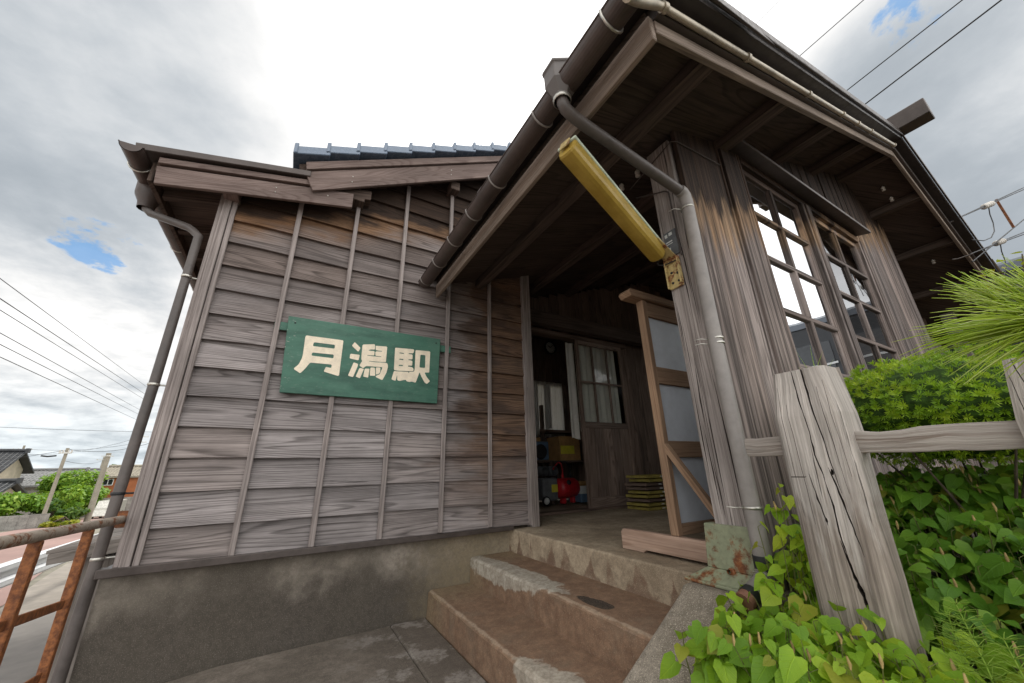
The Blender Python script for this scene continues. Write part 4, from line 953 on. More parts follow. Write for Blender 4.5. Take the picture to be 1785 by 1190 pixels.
# ------------------------------------------------------------------ garden fence
def fence_post(name, x0, x1, y0, y1, zb_, zt, lean, ncr, seed):
    """chamfered top, split timber with real checks"""
    r_ = random.Random(seed); mb = MB(); lv = 14
    sec = []
    for i in range(lv + 1):
        t_ = i / lv; z = zb_ + (zt - zb_) * t_; sh = max(0, (t_ - .86) / .14)
        k = [r_.uniform(-.0025, .0025) for _ in range(6)]
        dx, dy = lean[0] * t_, lean[1] * t_ + .018 * (1 - t_)
        cut_ = .022 + .010 * math.sin(t_ * 5) ; a = sh * .022
        sec.append([(x0 + dx + k[0] + a, y0 + dy + cut_ + a * 1.3, z), (x0 + dx + cut_ + a, y0 + dy + k[1] + a * 1.3, z), (x1 + dx - cut_ - .026 * (1 - t_), y0 + dy + k[2] + a, z), (x1 + dx + k[3] - a - .032 * (1 - t_), y0 + dy + cut_, z), (x1 + dx - a, y1 + dy + k[4] - a * .5 - .01, z), (x1 + dx - .01, y1 + dy - a * .5, z), (x0 + dx + .012 + a, y1 + dy - a * .8, z), (x0 + dx + k[5] + a, y1 + dy - .014 - a * .8, z)])
    n = 8; vs = [v for s_ in sec for v in s_]; fs = []; uv = []
    per = [0]
    for k in range(n): a, b_ = Vector(sec[0][k]), Vector(sec[0][(k + 1) % n]); per.append(per[-1] + (b_ - a).length)
    for i in range(lv):
        for k in range(n):
            k2 = (k + 1) % n; fs.append((i * n + k, i * n + k2, (i + 1) * n + k2, (i + 1) * n + k)); u0, u1 = sec[i][0][2], sec[i + 1][0][2]
            uv.append([(u0, per[k]), (u0, per[k + 1]), (u1, per[k + 1]), (u1, per[k])])
    fs.append(tuple(range(n - 1, -1, -1))); uv.append([(v[0] * .3, v[1]) for v in reversed(sec[0])])
    fs.append(tuple(lv * n + k for k in range(n))); uv.append([(v[0] * .3, v[1]) for v in sec[-1]])
    mb.raw(vs, fs, uv); return mb
FN = thing('wooden_fence', (1.64, .6, -.75), 'silvery split timber garden fence with a broad cracked post and one rail', 'fence')
def cracks(lst, x):
    c = MB()
    for pts, wd, dep in lst:
        q = []
        for (ya, za, wa), (yb, zb_, wb) in zip(pts, pts[1:]):          # splits wander and fray
            for k in range(4): t_ = k / 4; q.append((ya + (yb - ya) * t_ + rnd.uniform(-.0009, .0009), za + (zb_ - za) * t_, max(.0005, (wa + (wb - wa) * t_) * rnd.uniform(.35, .75))))
        q.append((pts[-1][0], pts[-1][1], .0004)); q[0] = (q[0][0], q[0][1], q[0][2] if q[0][1] > .2 else .0004)
        c.prism([(x - .02, y - w_, z) for y, z, w_ in q] + [(x - .02, y + w_, z) for y, z, w_ in reversed(q)], (dep + .02, 0, 0))
    return c
o = fence_post('post', 1.555, 1.70, .505, .715, -.85, .322, (.004, -.008), 0, 3).build('post', M['fence'], FN)
X0 = 1.555
cr = [([(.622, .33, .002), (.618, .22, .0035), (.609, .12, .003), (.612, .02, .004), (.604, -.06, .002)], 0, .035),
      ([(.590, .33, .0035), (.585, .2, .005), (.577, .1, .003), (.574, .0, .002), (.569, -.1, .001)], 0, .05),
      ([(.645, -.04, .001), (.640, -.12, .004), (.632, -.20, .002)], 0, .03),
      ([(.606, -.05, .001), (.602, -.14, .004), (.606, -.24, .003), (.600, -.31, .0015)], 0, .035),
      ([(.585, -.02, .002), (.575, -.10, .006), (.566, -.20, .003), (.560, -.28, .001)], 0, .03),
      ([(.610, -.24, .001), (.600, -.33, .006), (.592, -.38, .010), (.588, -.43, .003), (.580, -.52, .001)], 0, .045),
      ([(.557, .25, .001), (.552, .1, .0015), (.55, -.1, .0008)], 0, .02), ([(.66, .2, .0008), (.662, .0, .0015), (.667, -.2, .0008)], 0, .02),
      ([(.535, .27, .0008), (.532, .15, .0012), (.53, -.05, .0006)], 0, .02), ([(.68, .28, .0006), (.683, .12, .0012), (.688, -.05, .0006)], 0, .02)]
c = cracks(cr, X0); 
for y, z, a in ((.578, -.035, .007), (.632, -.185, .006), (.592, -.375, .009)): c.prism([(X0 - .02, y + math.cos(j * .7) * a * rnd.uniform(.4, .8), z + math.sin(j * .7) * a * rnd.uniform(.9, 1.7)) for j in range(9)], (.05, 0, 0))
c.box((X0 - .02, .50, -.0525), (X0 + .0025, .72, -.049))
carve(o, c)
o = fence_post('post', 1.565, 1.70, -.02, .168, -.85, .240, (0, .0), 0, 9).build('post', M['fence'], FN)
c = cracks([([(.135, .25, .001), (.128, .1, .003), (.12, -.2, .001)], 0, .04), ([(.10, .25, .003), (.098, .1, .004), (.09, -.2, .001)], 0, .04), ([(.15, .2, .001), (.15, 0, .002), (.145, -.2, .001)], 0, .03)], 1.565)
carve(o, c)
mb = MB(); L0, L1 = .862, -.35; n = 26; pr = None; vs = []; fs = []; uv = []
for i in range(n + 1):
    t_ = i / n; y = L0 + (L1 - L0) * t_; j = lambda a: rnd.uniform(-a, a)
    zt = .094 + j(.002) - (.006 if .31 < t_ < .40 else 0) - t_ * .010; zb_ = .024 + j(.002) - t_ * .012
    vs += [(1.605, y, zb_), (1.600, y, (zt + zb_) / 2 + j(.004)), (1.607, y, zt), (1.648, y, zt + j(.002)), (1.650, y, zb_)]
for i in range(n):
    for k in range(5):
        k2 = (k + 1) % 5; fs.append((i * 5 + k, i * 5 + k2, (i + 1) * 5 + k2, (i + 1) * 5 + k)); u0, u1 = i * 1.2 / n, (i + 1) * 1.2 / n
        p_ = [0, .035, .07, .11, .18, .22]; uv.append([(u0, p_[k]), (u0, p_[k + 1]), (u1, p_[k + 1]), (u1, p_[k])])
fs += [(4, 3, 2, 1, 0), tuple(n * 5 + k for k in range(5))]; uv += [[(0, 0)] * 5] * 2
mb.raw(vs, fs, uv); mb.build('rail', M['rail'], FN, .002)

# ------------------------------------------------------------------ things in the porch
SC_ = thing('standing_screen', (2.0, 1.6, -.51), 'cedar framed standing screen with blue grey sheets and braced foot behind the porch post', 'screen')
mb = MB(); mb.box((2.0, 1.555, -.39), (2.042, 1.612, 1.115), 2); mb.build('upright', M['new'], SC_, .003)
mb = MB(); mb.box((3.15, 1.555, -.39), (3.192, 1.612, 1.115), 2); mb.build('upright', M['new'], SC_, .003)
mb = MB(); mb.prism([(1.86, 1.54, 1.145), (1.88, 1.54, 1.117), (3.3, 1.54, 1.117), (3.32, 1.54, 1.145), (3.3, 1.54, 1.172), (1.88, 1.54, 1.172)], (0, .10, 0)); mb.build('cap', M['new'], SC_, .003)
for z0, z1 in ((1.00, 1.11), (.515, .63), (.045, .145), (-.39, -.33)):
    mb = MB(); mb.box((2.043, 1.562, z0), (3.149, 1.605, z1), 0); mb.build('cross_rail', M['new'], SC_, .002)
for z0, z1 in ((.631, .999), (.146, .514), (-.329, .044)):
    mb = MB(); mb.box((2.044, 1.580, z0), (3.148, 1.586, z1), 0); mb.build('sheet', M['panel'], SC_)
mb = MB()
mb.prism([(1.985, 1.995, -.51), (1.985, 1.82, -.51), (1.985, 1.80, -.494), (1.985, 1.36, -.494), (1.985, 1.34, -.51), (1.985, 1.17, -.51), (1.985, 1.17, -.40), (1.985, 1.19, -.391), (1.985, 1.975, -.391), (1.985, 1.995, -.41)], (.045, 0, 0)); mb.build('foot', M['plank'], SC_, .003)
mb = MB(); mb.beam((2.02, 1.575, .125), (2.02, 1.22, -.385), .035, .04, (1, 0, 0)); mb.build('brace', M['new'], SC_, .002)
mb = MB(); mb.beam((2.02, 1.59, .125), (2.02, 1.94, -.385), .001, .001, (1, 0, 0))

# stacked folded olive frames
base = None
for k in range(9):
    if base is None:
        mb = MB(); L, D, H = .58, .34, .034
        for a in ((0, 0), (0, D - .03)): mb.box((0, a[1], 0), (L, a[1] + .03, H), 0)
        for a in (0, L - .03): mb.box((a, .03, .002), (a + .03, D - .03, H - .002), 1)
        mb.box((.03, .03, .010), (L - .03, D - .03, .018), 0)
        base = o = mb.build('folded_frame', M['olive'], None, .003); 
        lb = MB(); lb.box((.24, -.0015, .010), (.29, -.0002, .024)); t2 = lb.build('label', M['paper'], o)
    else:
        o = base.copy(); COL.objects.link(o); c_ = base.children[0].copy(); COL.objects.link(c_); c_.parent = o
    if k in (2, 5, 6): o.data = o.data.copy(); o.data.materials[0] = M['dim']
    o.location = (3.80 + rnd.uniform(-.03, .03) + (.05 if k > 6 else 0), 3.30 + rnd.uniform(-.015, .015), -.511 + k * .0455); o.rotation_euler.z = rnd.uniform(-.05, .05)
    tag(o, ['olive yellow slatted frame, bottom of the stack on the porch floor', 'olive yellow frame second from the bottom of the porch stack', 'brown frame third from the bottom of the porch stack', 'olive yellow frame fourth from the bottom of the porch stack', 'olive yellow frame in the middle of the porch stack', 'brown frame just above the middle of the porch stack', 'brown frame third from the top of the porch stack', 'olive yellow frame one below the top of the porch stack', 'olive yellow frame topmost of the porch stack'][k], 'frame', 'folded frames stacked on the porch')

# office beyond the door
AC = thing('air_compressor', (3.45, 4.6, -.484), 'red tank air compressor with grey motor standing inside the doorway', 'compressor')
mb = MB(); mb.lathe([(0, -.215), (.06, -.212), (.115, -.19), (.135, -.15), (.135, .15), (.115, .19), (.06, .212), (0, .215)], (3.56, 4.58, -.275), 20, (1, .25, 0)); mb.build('tank', M['red'], AC)
mb = MB(); mb.box((3.46, 4.54, -.484), (3.52, 4.62, -.40)); mb.box((3.66, 4.56, -.484), (3.70, 4.64, -.40)); mb.build('foot', M['red'], AC, .006)
mb = MB(); mb.box((3.10, 4.50, -.43), (3.36, 4.78, -.13)); mb.build('motor_cover', M['grey'], AC, .03, 3)
mb = MB(); mb.lathe([(.062, -.1), (.068, -.08), (.068, .08), (.062, .1)], (3.14, 4.58, -.04), 16, (0, 1, 0)); mb.lathe([(.062, -.1), (.068, -.08), (.068, .08), (.062, .1)], (3.30, 4.58, -.04), 16, (0, 1, 0)); mb.build('cylinder_head', M['grey'], AC)
mb = MB(); mb.tube([(3.38, 4.56, -.16), (3.38, 4.56, .02), (3.42, 4.56, .08), (3.60, 4.6, .08), (3.66, 4.6, .02), (3.68, 4.6, -.14)], .012, 8); mb.build('handle', M['black'], AC)
mb = MB(); mb.tube([(3.47, 4.52, -.16), (3.45, 4.50, -.02), (3.43, 4.5, .06), (3.40, 4.52, .08), (3.36, 4.56, .02), (3.34, 4.58, -.02)], .009, 8); mb.build('hose', M['red'], AC)
mb = MB(); mb.lathe([(.03, 0), (.034, .004), (.034, .02), (0, .024)], (3.50, 4.44, -.20), 12, (0, -1, .2)); mb.build('pressure_gauge', M['black'], AC)
mb = MB(); mb.lathe([(.055, -.02), (.06, -.015), (.06, .015), (.055, .02)], (3.11, 4.46, -.424), 18, (0, 1, 0)); wh = mb.build('wheel', M['black'], AC)
mb = MB(); mb.lathe([(.044, 0), (.040, .008), (.012, .012), (.0, .02)], (3.11, 4.441, -.424), 16, (0, -1, 0)); mb.build('hub', M['paper'], wh)
mb = MB(); mb.box((3.24, 4.488, -.32), (3.34, 4.4985, -.22)); mb.build('label_plate', M['yellow'], AC)
mb = MB(); mb.lathe([(.02, 0), (.02, .03), (.012, .035), (.012, .06)], (3.46, 4.52, -.135), 10); mb.build('valve', M['red'], AC)
TB = thing('work_table', (3.2, 4.85, -.484), 'dark table inside the doorway carrying a grey radio', 'table')
mb = MB(); mb.box((2.6, 4.66, .085), (3.42, 5.3, .110), 0); mb.build('tabletop', M['dim'], TB, .003)
for x, y in ((2.63, 4.70), (3.39, 4.70), (2.63, 5.26), (3.39, 5.26)):
    mb = MB(); mb.box((x - .02, y - .02, -.484), (x + .02, y + .02, .0845), 2); mb.build('leg', M['dim'], TB)
RD = thing('loudspeaker_set', (3.2, 4.78, .11), 'grey boxed loudspeaker with a round black cone on the dark table', 'speaker')
mb = MB(); mb.box((3.02, 4.68, .111), (3.36, 4.92, .385)); mb.build('case', M['grey'], RD, .012, 2)
mb = MB(); mb.box((3.035, 4.668, .122), (3.345, 4.679, .374)); mb.build('face', M['blue'], RD, .003)
mb = MB(); mb.lathe([(.105, 0), (.108, .010), (.095, .012), (.04, .004), (.0, .008)], (3.20, 4.668, .235), 22, (0, -1, 0)); mb.build('cone', M['black'], RD)
o = MB(); o.box((3.12, 4.72, .386), (3.24, 4.84, .44)); o = o.build('small_box', M['card'], None, .003); recentre(o, (3.18, 4.78, .386)); tag(o, 'small brown box on top of the grey loudspeaker', 'box')
CB = thing('cardboard_box', (3.72, 4.75, .1), 'amber brown cardboard carton on a low shelf left of the sliding door', 'box')
mb = MB(); mb.box((3.52, 4.62, .105), (3.92, 4.95, .46)); mb.build('carton', M['card'], CB, .004)
mb = MB(); mb.box((3.54, 4.6185, .20), (3.80, 4.6195, .32)); mb.build('tape', M['yellow'], CB)
SHF = thing('wall_shelf', (3.9, 5.0, 0), 'dark shelf board with supports behind the red compressor', 'shelf')
mb = MB(); mb.box((3.48, 4.6, .075), (4.3, 5.1, .104), 0); mb.box((3.35, 5.0, .55), (4.3, 5.2, .60), 0); mb.build('board', M['dim'], SHF, .003)
mb = MB(); mb.box((3.50, 5.02, -.484), (3.54, 5.09, 1.0), 2); mb.box((4.24, 4.62, -.484), (4.29, 5.08, 1.0), 2); mb.build('support', M['dim'], SHF)
CT = thing('crate_pile', (3.86, 4.6, -.484), 'blue crate with white labelled carton in it behind the sliding door edge', 'crate')
mb = MB(); mb.box((3.76, 4.5, -.484), (4.06, 4.8, -.37)); mb.build('crate', M['blue'], CT, .004)
mb = MB(); mb.box((3.77, 4.51, -.369), (4.05, 4.79, -.26)); mb.build('carton', M['paper'], CT, .003)
mb = MB(); mb.box((3.74, 4.50, -.259), (4.03, 4.78, -.235)); mb.box((3.78, 4.52, -.234), (4.02, 4.76, -.20)); mb.build('papers', M['card'], CT, .003)
CK = thing('wall_clock', (4.04, 5.40, 2.2), 'round dark rimmed wall clock high on the office wall', 'clock')
mb = MB(); mb.lathe([(.0, 0), (.135, .0), (.135, .035), (.12, .042), (.112, .030), (.112, .012)], (4.04, 5.415, 2.2), 26, (0, -1, 0)); mb.build('rim', M['black'], CK)
mb = MB(); mb.lathe([(.111, 0), (.0, .001)], (4.04, 5.399, 2.2), 24, (0, -1, 0)); mb.build('dial', M['paper'], CK)
mb = MB(); mb.beam((4.04, 5.394, 2.2), (3.985, 5.394, 2.235), .004, .010, (0, 0, 1)); mb.beam((4.04, 5.392, 2.2), (4.10, 5.392, 2.255), .003, .007, (0, 0, 1)); mb.build('hand', M['black'], CK)
mb = MB()
for k in range(12):
    a = k * math.pi / 6; mb.beam((4.04 + .085 * math.sin(a), 5.3965, 2.2 + .085 * math.cos(a)), (4.04 + .102 * math.sin(a), 5.3965, 2.2 + .102 * math.cos(a)), .006, .002, (0, 1, 0))
mb.build('hour_mark', M['black'], CK)
o = curtain('white_curtain', 2.55, 4.22, 5.36, .50, 1.50, .014, M['cloth2'], None); recentre(o, (3.4, 5.36, 1.5)); tag(o, 'long pale curtain drawn across the rear office window', 'curtain')
o = curtain('white_curtain', 3.05, 3.40, 4.95, .50, 1.32, .018, M['cloth2'], None); recentre(o, (3.2, 4.95, 1.32)); tag(o, 'pale curtain hanging behind the loudspeaker at the left of the doorway', 'curtain')
o = curtain('white_curtain', 3.48, 3.62, 4.9, .60, 1.32, .014, M['cloth2'], None); recentre(o, (3.55, 4.9, 1.32)); tag(o, 'narrow grey curtain hanging above the amber carton', 'curtain')
o = curtain('white_curtain', 3.17, 3.31, 3.88, .36, 1.70, .012, M['cloth'], None); recentre(o, (3.24, 3.88, 1.7)); tag(o, 'cream curtain drawn to the open edge of the sliding door', 'curtain')

# ------------------------------------------------------------------ garden
mb = MB(); n = 22
for i in range(n):
    for k in range(n):
        f = lambda a, b_: (1.04 + 7.4 * (a / n) ** 2, -4 + 4.92 * (1 - (1 - b_ / n) ** 2), -.76 + .03 * math.sin(a * 7.1 + b_ * 3.3) + .25 * max(0, min(1, (7.4 * (a / n) ** 2 - .65) / .9)))
        mb.face([f(i, k), f(i + 1, k), f(i + 1, k + 1), f(i, k + 1)])
mb.face([(1.04, -4, -1.9), (1.04, -4, -.72), (1.04, .92, -.72), (1.04, .92, -1.9)])
tag(mb.build('garden_soil', M['soil']), kind='structure')

LE = [(-.13, .15), (-.12, .34), (.18, .47), (.55, .33)]
def heart(mb, p, fw, nm, s, fold=.22, droop=.28):
    fw = fw.normalized(); sd = nm.cross(fw).normalized(); nm = fw.cross(sd)
    cs = [0, .34, .68, 1.0]; vs = []; h_ = math.sin(p.x * 913 + p.y * 577 + p.z * 331) ; wid = 1 + .18 * h_; tw = .22 * math.sin(h_ * 40); wv = .5 * math.sin(h_ * 70)
    def Q(x, y): return p + fw * (x * s) + sd * (y * s * wid + tw * x * x * s) + nm * (s * (fold * abs(y) - droop * max(0, x) ** 2 + wv * y * x))
    for c in cs: vs.append(Q(c, 0))
    for sg in (1, -1):
        for x, y in LE: vs.append(Q(x, sg * y))
    fs = []
    for o_, fl in ((4, 0), (8, 1)):
        for t in ((0, o_, o_ + 1), (0, o_ + 1, o_ + 2, 1), (1, o_ + 2, o_ + 3, 2), (2, o_ + 3, 3)): fs.append(t if not fl else tuple(reversed(t)))
    pu = [(c, 0) for c in cs] + [(x, y) for x, y in LE] + [(x, -y) for x, y in LE]; mb.raw(vs, fs, [[pu[i] for i in f] for f in fs], True)
def shoot(mb, st, base, top, nl, smin, smax, rg, light=Vector((-.5, -.45, .8))):
    base = Vector(base); top = Vector(top); mid = base.lerp(top, .55) + Vector((rg.uniform(-.02, .02), rg.uniform(-.02, .02), .02))
    pts = [base, mid, top]; st.tube(pts, [.0022, .002, .0014], 4, False)
    a0 = rg.uniform(0, 6.28)
    for k in range(nl):
        t = 1 - k / max(1, nl) * .72; q = base.lerp(mid, t * 2) if t < .5 else mid.lerp(top, t * 2 - 1)
        a = a0 + k * 2.5 + rg.uniform(-.4, .4); out_ = Vector((math.cos(a), math.sin(a), 0))
        s = rg.uniform(smin, smax) * (.62 if k == 0 else 1.0)
        pet = q + out_ * s * .45 + Vector((0, 0, s * .18)); st.tube([q, pet], .0011, 3, False)
        fw = out_ + Vector((0, 0, rg.uniform(-1.1, -.05))); nm = (light + out_ * .7 + Vector((rg.uniform(-.35, .35), rg.uniform(-.35, .35), 0))).normalized()
        heart(mb, pet, fw, nm, s, rg.uniform(.1, .35), rg.uniform(.1, .4))
mstem = plain('green stems', (.14, .15, .04), .6, 0, .2, 9)
mspike = plain('faded flower spikes', (.42, .30, .12), .8, 0, .2, 9)
def cover(name, mat, region, ztop, count, label, smin, smax, seed, zbase=-.76):
    rg = random.Random(seed); L_ = MB(); S_ = MB(); F_ = MB(); c = 0; tries = 0
    while c < count and tries < count * 20:
        tries += 1; x, y = rg.uniform(region[0], region[1]), rg.uniform(region[2], region[3])
        z = ztop(x, y)
        if z is None: continue
        if 1.545 < x < 1.72 and (.48 < y < .74 or -.04 < y < .19): continue
        z += rg.uniform(-.07, .025); c += 1
        zb0 = zbase if x < 1.72 else max(zbase, z - .3)
        tp = (x + rg.uniform(-.05, .03), y + rg.uniform(-.04, .03), z)
        shoot(L_, S_, (x, y, zb0), tp, rg.choice((4, 5, 6)), smin, smax, rg)
        if rg.random() < .16: F_.tube([tp, (tp[0] + .004, tp[1], tp[2] + .012), (tp[0] + rg.uniform(-.01, .01), tp[1], tp[2] + .03)], [.002, .0045, .002], 5, False)
    L_.keep = True; o = L_.build(name, mat); tag(o, label, 'plants', None, 'stuff')
    S_.keep = True; s_ = S_.build('stems', mstem, o); tag(s_, kind='stuff')
    if F_.v: tag(F_.build('flower_spikes', mspike, o), kind='stuff')
    return o
cl = lambda v: max(0, min(1, v))
def zt1(x, y):
    if y > 1.0 and x > 1.5: return None
    return -.475 - .01 + .065 * cl((x - 1.47) / .07) - cl((1.22 - x) / .2) * .16 - cl((y - .85) / .2) * .07
cover('heartleaf_ground_cover', M['leafLit'], (1.25, 1.62, .16, 1.0), zt1, 175, 'lime green heart leaved plants spilling over the cheek wall in front of the cracked post', .046, .088, 11)
def zt2(x, y):
    if y > .94: return None
    if x < 1.9 and y > .6: return None
    return -.43 + .36 * cl((x - 1.75) / .6) - .05 * cl((y - .6) / .3)
cover('heartleaf_ground_cover', M['leafShade'], (1.70, 3.1, -.15, .95), zt2, 800, 'shaded heart leaved plants filling the shady bed behind the fence', .042, .084, 12)
def zt3(x, y): return -.19 + rnd.uniform(-.2, .12)
o = cover('heartleaf_ground_cover', M['leafLit'], (1.66, 1.86, .76, .90), zt3, 16, 'lime heart leaved shoots climbing between the downpipe and the cracked post', .045, .072, 13)

def needles(mb, p, d, n, ln, wd, spread, rg, fw=None):
    d = d.normalized(); q = d.cross(Vector((.3, .2, 1))).normalized(); e = d.cross(q)
    for k in range(n):
        a = k * 2.4 + rg.uniform(-.3, .3); sp = spread * rg.uniform(.55, 1.1)
        v = (d * math.cos(sp) + (q * math.cos(a) + e * math.sin(a)) * math.sin(sp)).normalized()
        L = ln * rg.uniform(.7, 1.1); sd = v.cross(Vector((rg.uniform(-1, 1), rg.uniform(-1, 1), rg.uniform(-1, 1)))).normalized() * wd
        m_ = p + v * L * .55; t_ = p + v * L
        mb.raw([p - sd * .5, p + sd * .5, m_ + sd, t_, m_ - sd], [(0, 1, 2, 3, 4)], [[(0, 0)] * 5])
# clipped yew
YW = thing('clipped_shrub', (2.45, .42, -.6), 'dense clipped yew mound with bright needle tips between the fence and the window', 'shrub')
rg = random.Random(5); mb = MB(); cen = Vector((2.46, .42, .20)); rad = Vector((.52, .44, .23))
for i in range(4300):
    while True:
        v = Vector((rg.gauss(0, 1), rg.gauss(0, 1), rg.gauss(0, 1))).normalized()
        if v.z > -.95: break
    lump = 1 + .05 * math.sin(v.x * 7 + 1) * math.cos(v.y * 8) + .05 * math.sin(v.z * 11 + v.x * 5)
    sh = (1.0 - .16 * rg.random() ** 1.5) * lump
    p = cen + Vector((v.x * rad.x, v.y * rad.y, v.z * rad.z)) * sh
    d = (Vector((v.x / rad.x, v.y / rad.y, v.z / rad.z)).normalized() + Vector((rg.uniform(-.5, .5), rg.uniform(-.5, .5), rg.uniform(.0, .6)))).normalized()
    n0 = len(mb.v)
    # one shared root vertex keeps a rosette one island
    root = p; q = d.cross(Vector((.3, .2, 1))).normalized(); e = d.cross(q); vs = [root]; fs = []
    for k in range(11):
        a = k * 2.4; sp = rg.uniform(.45, 1.15); w_ = (d * math.cos(sp) + (q * math.cos(a) + e * math.sin(a)) * math.sin(sp)).normalized()
        L = rg.uniform(.015, .026); sd = w_.cross(d).normalized() * .0020; i0 = len(vs)
        vs += [root + w_ * L * .6 + sd, root + w_ * L, root + w_ * L * .6 - sd]; fs.append((0, i0, i0 + 1, i0 + 2))
    mb.raw(vs, fs, [[(0, 0)] * 4 for f in fs])
mb.keep = True; mb.build('foliage', M['yew'], YW)
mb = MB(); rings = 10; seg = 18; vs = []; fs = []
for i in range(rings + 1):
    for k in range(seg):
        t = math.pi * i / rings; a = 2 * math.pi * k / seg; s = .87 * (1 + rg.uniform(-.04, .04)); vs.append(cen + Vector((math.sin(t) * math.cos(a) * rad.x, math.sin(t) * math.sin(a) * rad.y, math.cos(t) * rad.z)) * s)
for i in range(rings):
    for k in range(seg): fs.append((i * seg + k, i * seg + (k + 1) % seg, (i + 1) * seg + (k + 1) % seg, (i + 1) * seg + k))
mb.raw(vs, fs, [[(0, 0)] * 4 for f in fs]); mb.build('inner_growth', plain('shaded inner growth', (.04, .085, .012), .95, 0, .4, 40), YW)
mb = MB()
for k in range(16):
    a = rg.uniform(0, 6.28); mb.tube([(2.46, .42, -.66), (2.46 + math.cos(a) * .15, .42 + math.sin(a) * .12, -.25), (2.46 + math.cos(a) * .42, .42 + math.sin(a) * .36, .08 + rg.uniform(-.03, .03))], [.010, .006, .003], 6, False)
mb.build('stem', M['bark'], YW)
# pine bough
PN = thing('pine_tree', (1.55, -.55, -.76), 'long needled pine bough reaching in over the near fence post', 'pine tree')
mb = MB(); mb.tube([(1.62, -.62, -.8), (1.56, -.52, -.2), (1.50, -.40, .10), (1.46, -.30, .22)], [.05, .04, .03, .018], 10, False); mb.build('trunk', M['bark'], PN)
mb = MB(); bpts = [Vector(p) for p in ((1.47, -.32, .20), (1.40, -.16, .235), (1.345, -.02, .255), (1.32, .075, .275))]
mb.tube(bpts, [.014, .010, .008, .005], 8, False); mb.build('branch', plain('young pine bark', (.30, .20, .07), .8, 0, .2, 20), PN)
rg = random.Random(21); mb = MB()
for k in range(520):
    t = rg.random() ** .7; sgm = min(2, int(t * 3)); p = bpts[sgm].lerp(bpts[sgm + 1], t * 3 - sgm); d = (bpts[sgm + 1] - bpts[sgm]).normalized()
    a = rg.uniform(0, 6.28); q = d.cross(Vector((0, 0, 1))).normalized(); e = q.cross(d)
    lat = q * math.cos(a) + e * math.sin(a); sp = rg.uniform(.25, 1.15) * (1.0 - .2 * t)
    v = (d * math.cos(sp) + lat * math.sin(sp)).normalized(); L = rg.uniform(.13, .19)
    if k % 5 < 2: v = (Vector((rg.uniform(-.35, .15), rg.uniform(.25, .8), 1.0))).normalized(); L = rg.uniform(.14, .20)
    elif k % 5 == 2: v = (Vector((rg.uniform(-.3, .3), 1.0, rg.uniform(-.15, .35)))).normalized(); L = rg.uniform(.15, .23)
    bend = Vector((0, 0, -.018)) + lat * -.012; r0 = p + lat * .006
    m1, m2, m3 = r0 + v * L * .4 + bend * .2, r0 + v * L * .75 + bend * .6, r0 + v * L + bend * 1.3
    mb.tube([r0, m1, m2, m3], [.0011, .0014, .0011, .0004], 4, False)
mb.keep = True; mb.build('needle_cluster', M['pine'], PN)
# yellowish sapling, horsetails, grass
SP = thing('sapling', (2.62, .12, -.55), 'thin sapling with yellowish round leaves showing above the pine bough', 'sapling')
rg = random.Random(33); mb = MB(); mb.tube([(2.62, .12, -.6), (2.60, .13, .2), (2.52, .13, .72), (2.48, .135, .80)], [.012, .009, .005, .003], 6, False); mb.tube([(2.56, .13, .5), (2.5, .09, .66), (2.47, .06, .78)], [.005, .004, .002], 5, False); mb.build('stem', M['bark'], SP)
mb = MB()
for k in range(60):
    t = rg.random(); c = Vector((2.57, .13, .42)).lerp(Vector((2.48, .12, .79)), t) + Vector((rg.uniform(-.06, .06), rg.uniform(-.07, .07), rg.uniform(-.04, .03)))
    heart(mb, c, Vector((rg.uniform(-1, 1), rg.uniform(-1, 1), rg.uniform(-.2, .6))), Vector((rg.uniform(-.5, .5), rg.uniform(-.6, .2), 1)), rg.uniform(.022, .038), .15, .1)
mb.keep = True; mb.build('leaves', M['sapling'], SP)
hl = ['feathery horsetail nearest the right edge at the foot of the bed', 'feathery horsetail rising between the two others before the fence', 'leftmost feathery horsetail among the heart leaves']
for k, (x, y, z) in enumerate(((1.36, .27, -.43), (1.40, .335, -.39), (1.44, .39, -.42))):
    mb = MB(); h = .20; bx, by = rg.uniform(-.03, .03), rg.uniform(-.03, .03)
    ax = [Vector((x, y, z - .22)), Vector((x + bx * .4, y + by * .4, z - .05)), Vector((x + bx, y + by, z + .06))]; mb.tube(ax, [.002, .0018, .001], 5, False)
    for j in range(15):
        t = j / 14; p = ax[0].lerp(ax[1], t * 2) if t < .5 else ax[1].lerp(ax[2], t * 2 - 1)
        for m_ in range(9):
            a = m_ * .698 + j * .35; L = .075 * (1 - t * .8) * rg.uniform(.8, 1.1) + .012; v = Vector((math.cos(a), math.sin(a), .45))
            mb.tube([p, p + v * L * .6, p + v * L + Vector((0, 0, -L * .12))], [.0008, .0007, .0004], 3, False)
    mb.keep = True; o = mb.build('horsetail', M['fern']); recentre(o, (x, y, z - .22)); tag(o, hl[k], 'horsetail', 'horsetails in the bed')
mb = MB()
for k in range(9):
    a = rg.uniform(-1, 1); x0, y0 = 2.35 + rg.uniform(-.04, .04), .83 + rg.uniform(-.02, .02); L = rg.uniform(.35, .75)
    pts = [Vector((x0, y0, -.2)), Vector((x0 + a * .05, y0 - .01, -.2 + L * .6)), Vector((x0 + a * .17, y0 - .02, -.2 + L)), Vector((x0 + a * .33, y0 - .03, -.2 + L * 1.12))]
    for q0, q1, w0, w1 in ((pts[0], pts[1], .004, .005), (pts[1], pts[2], .005, .004), (pts[2], pts[3], .004, .0005)): mb.face([q0 + Vector((w0, 0, 0)), q1 + Vector((w1, 0, 0)), q1 - Vector((w1, 0, 0)), q0 - Vector((w0, 0, 0))])
mb.keep = True; o = mb.build('grass_tuft', M['fern']); recentre(o, (2.35, .83, -.2)); tag(o, 'tall thin grass blades standing in front of the window above the yew', 'grass')

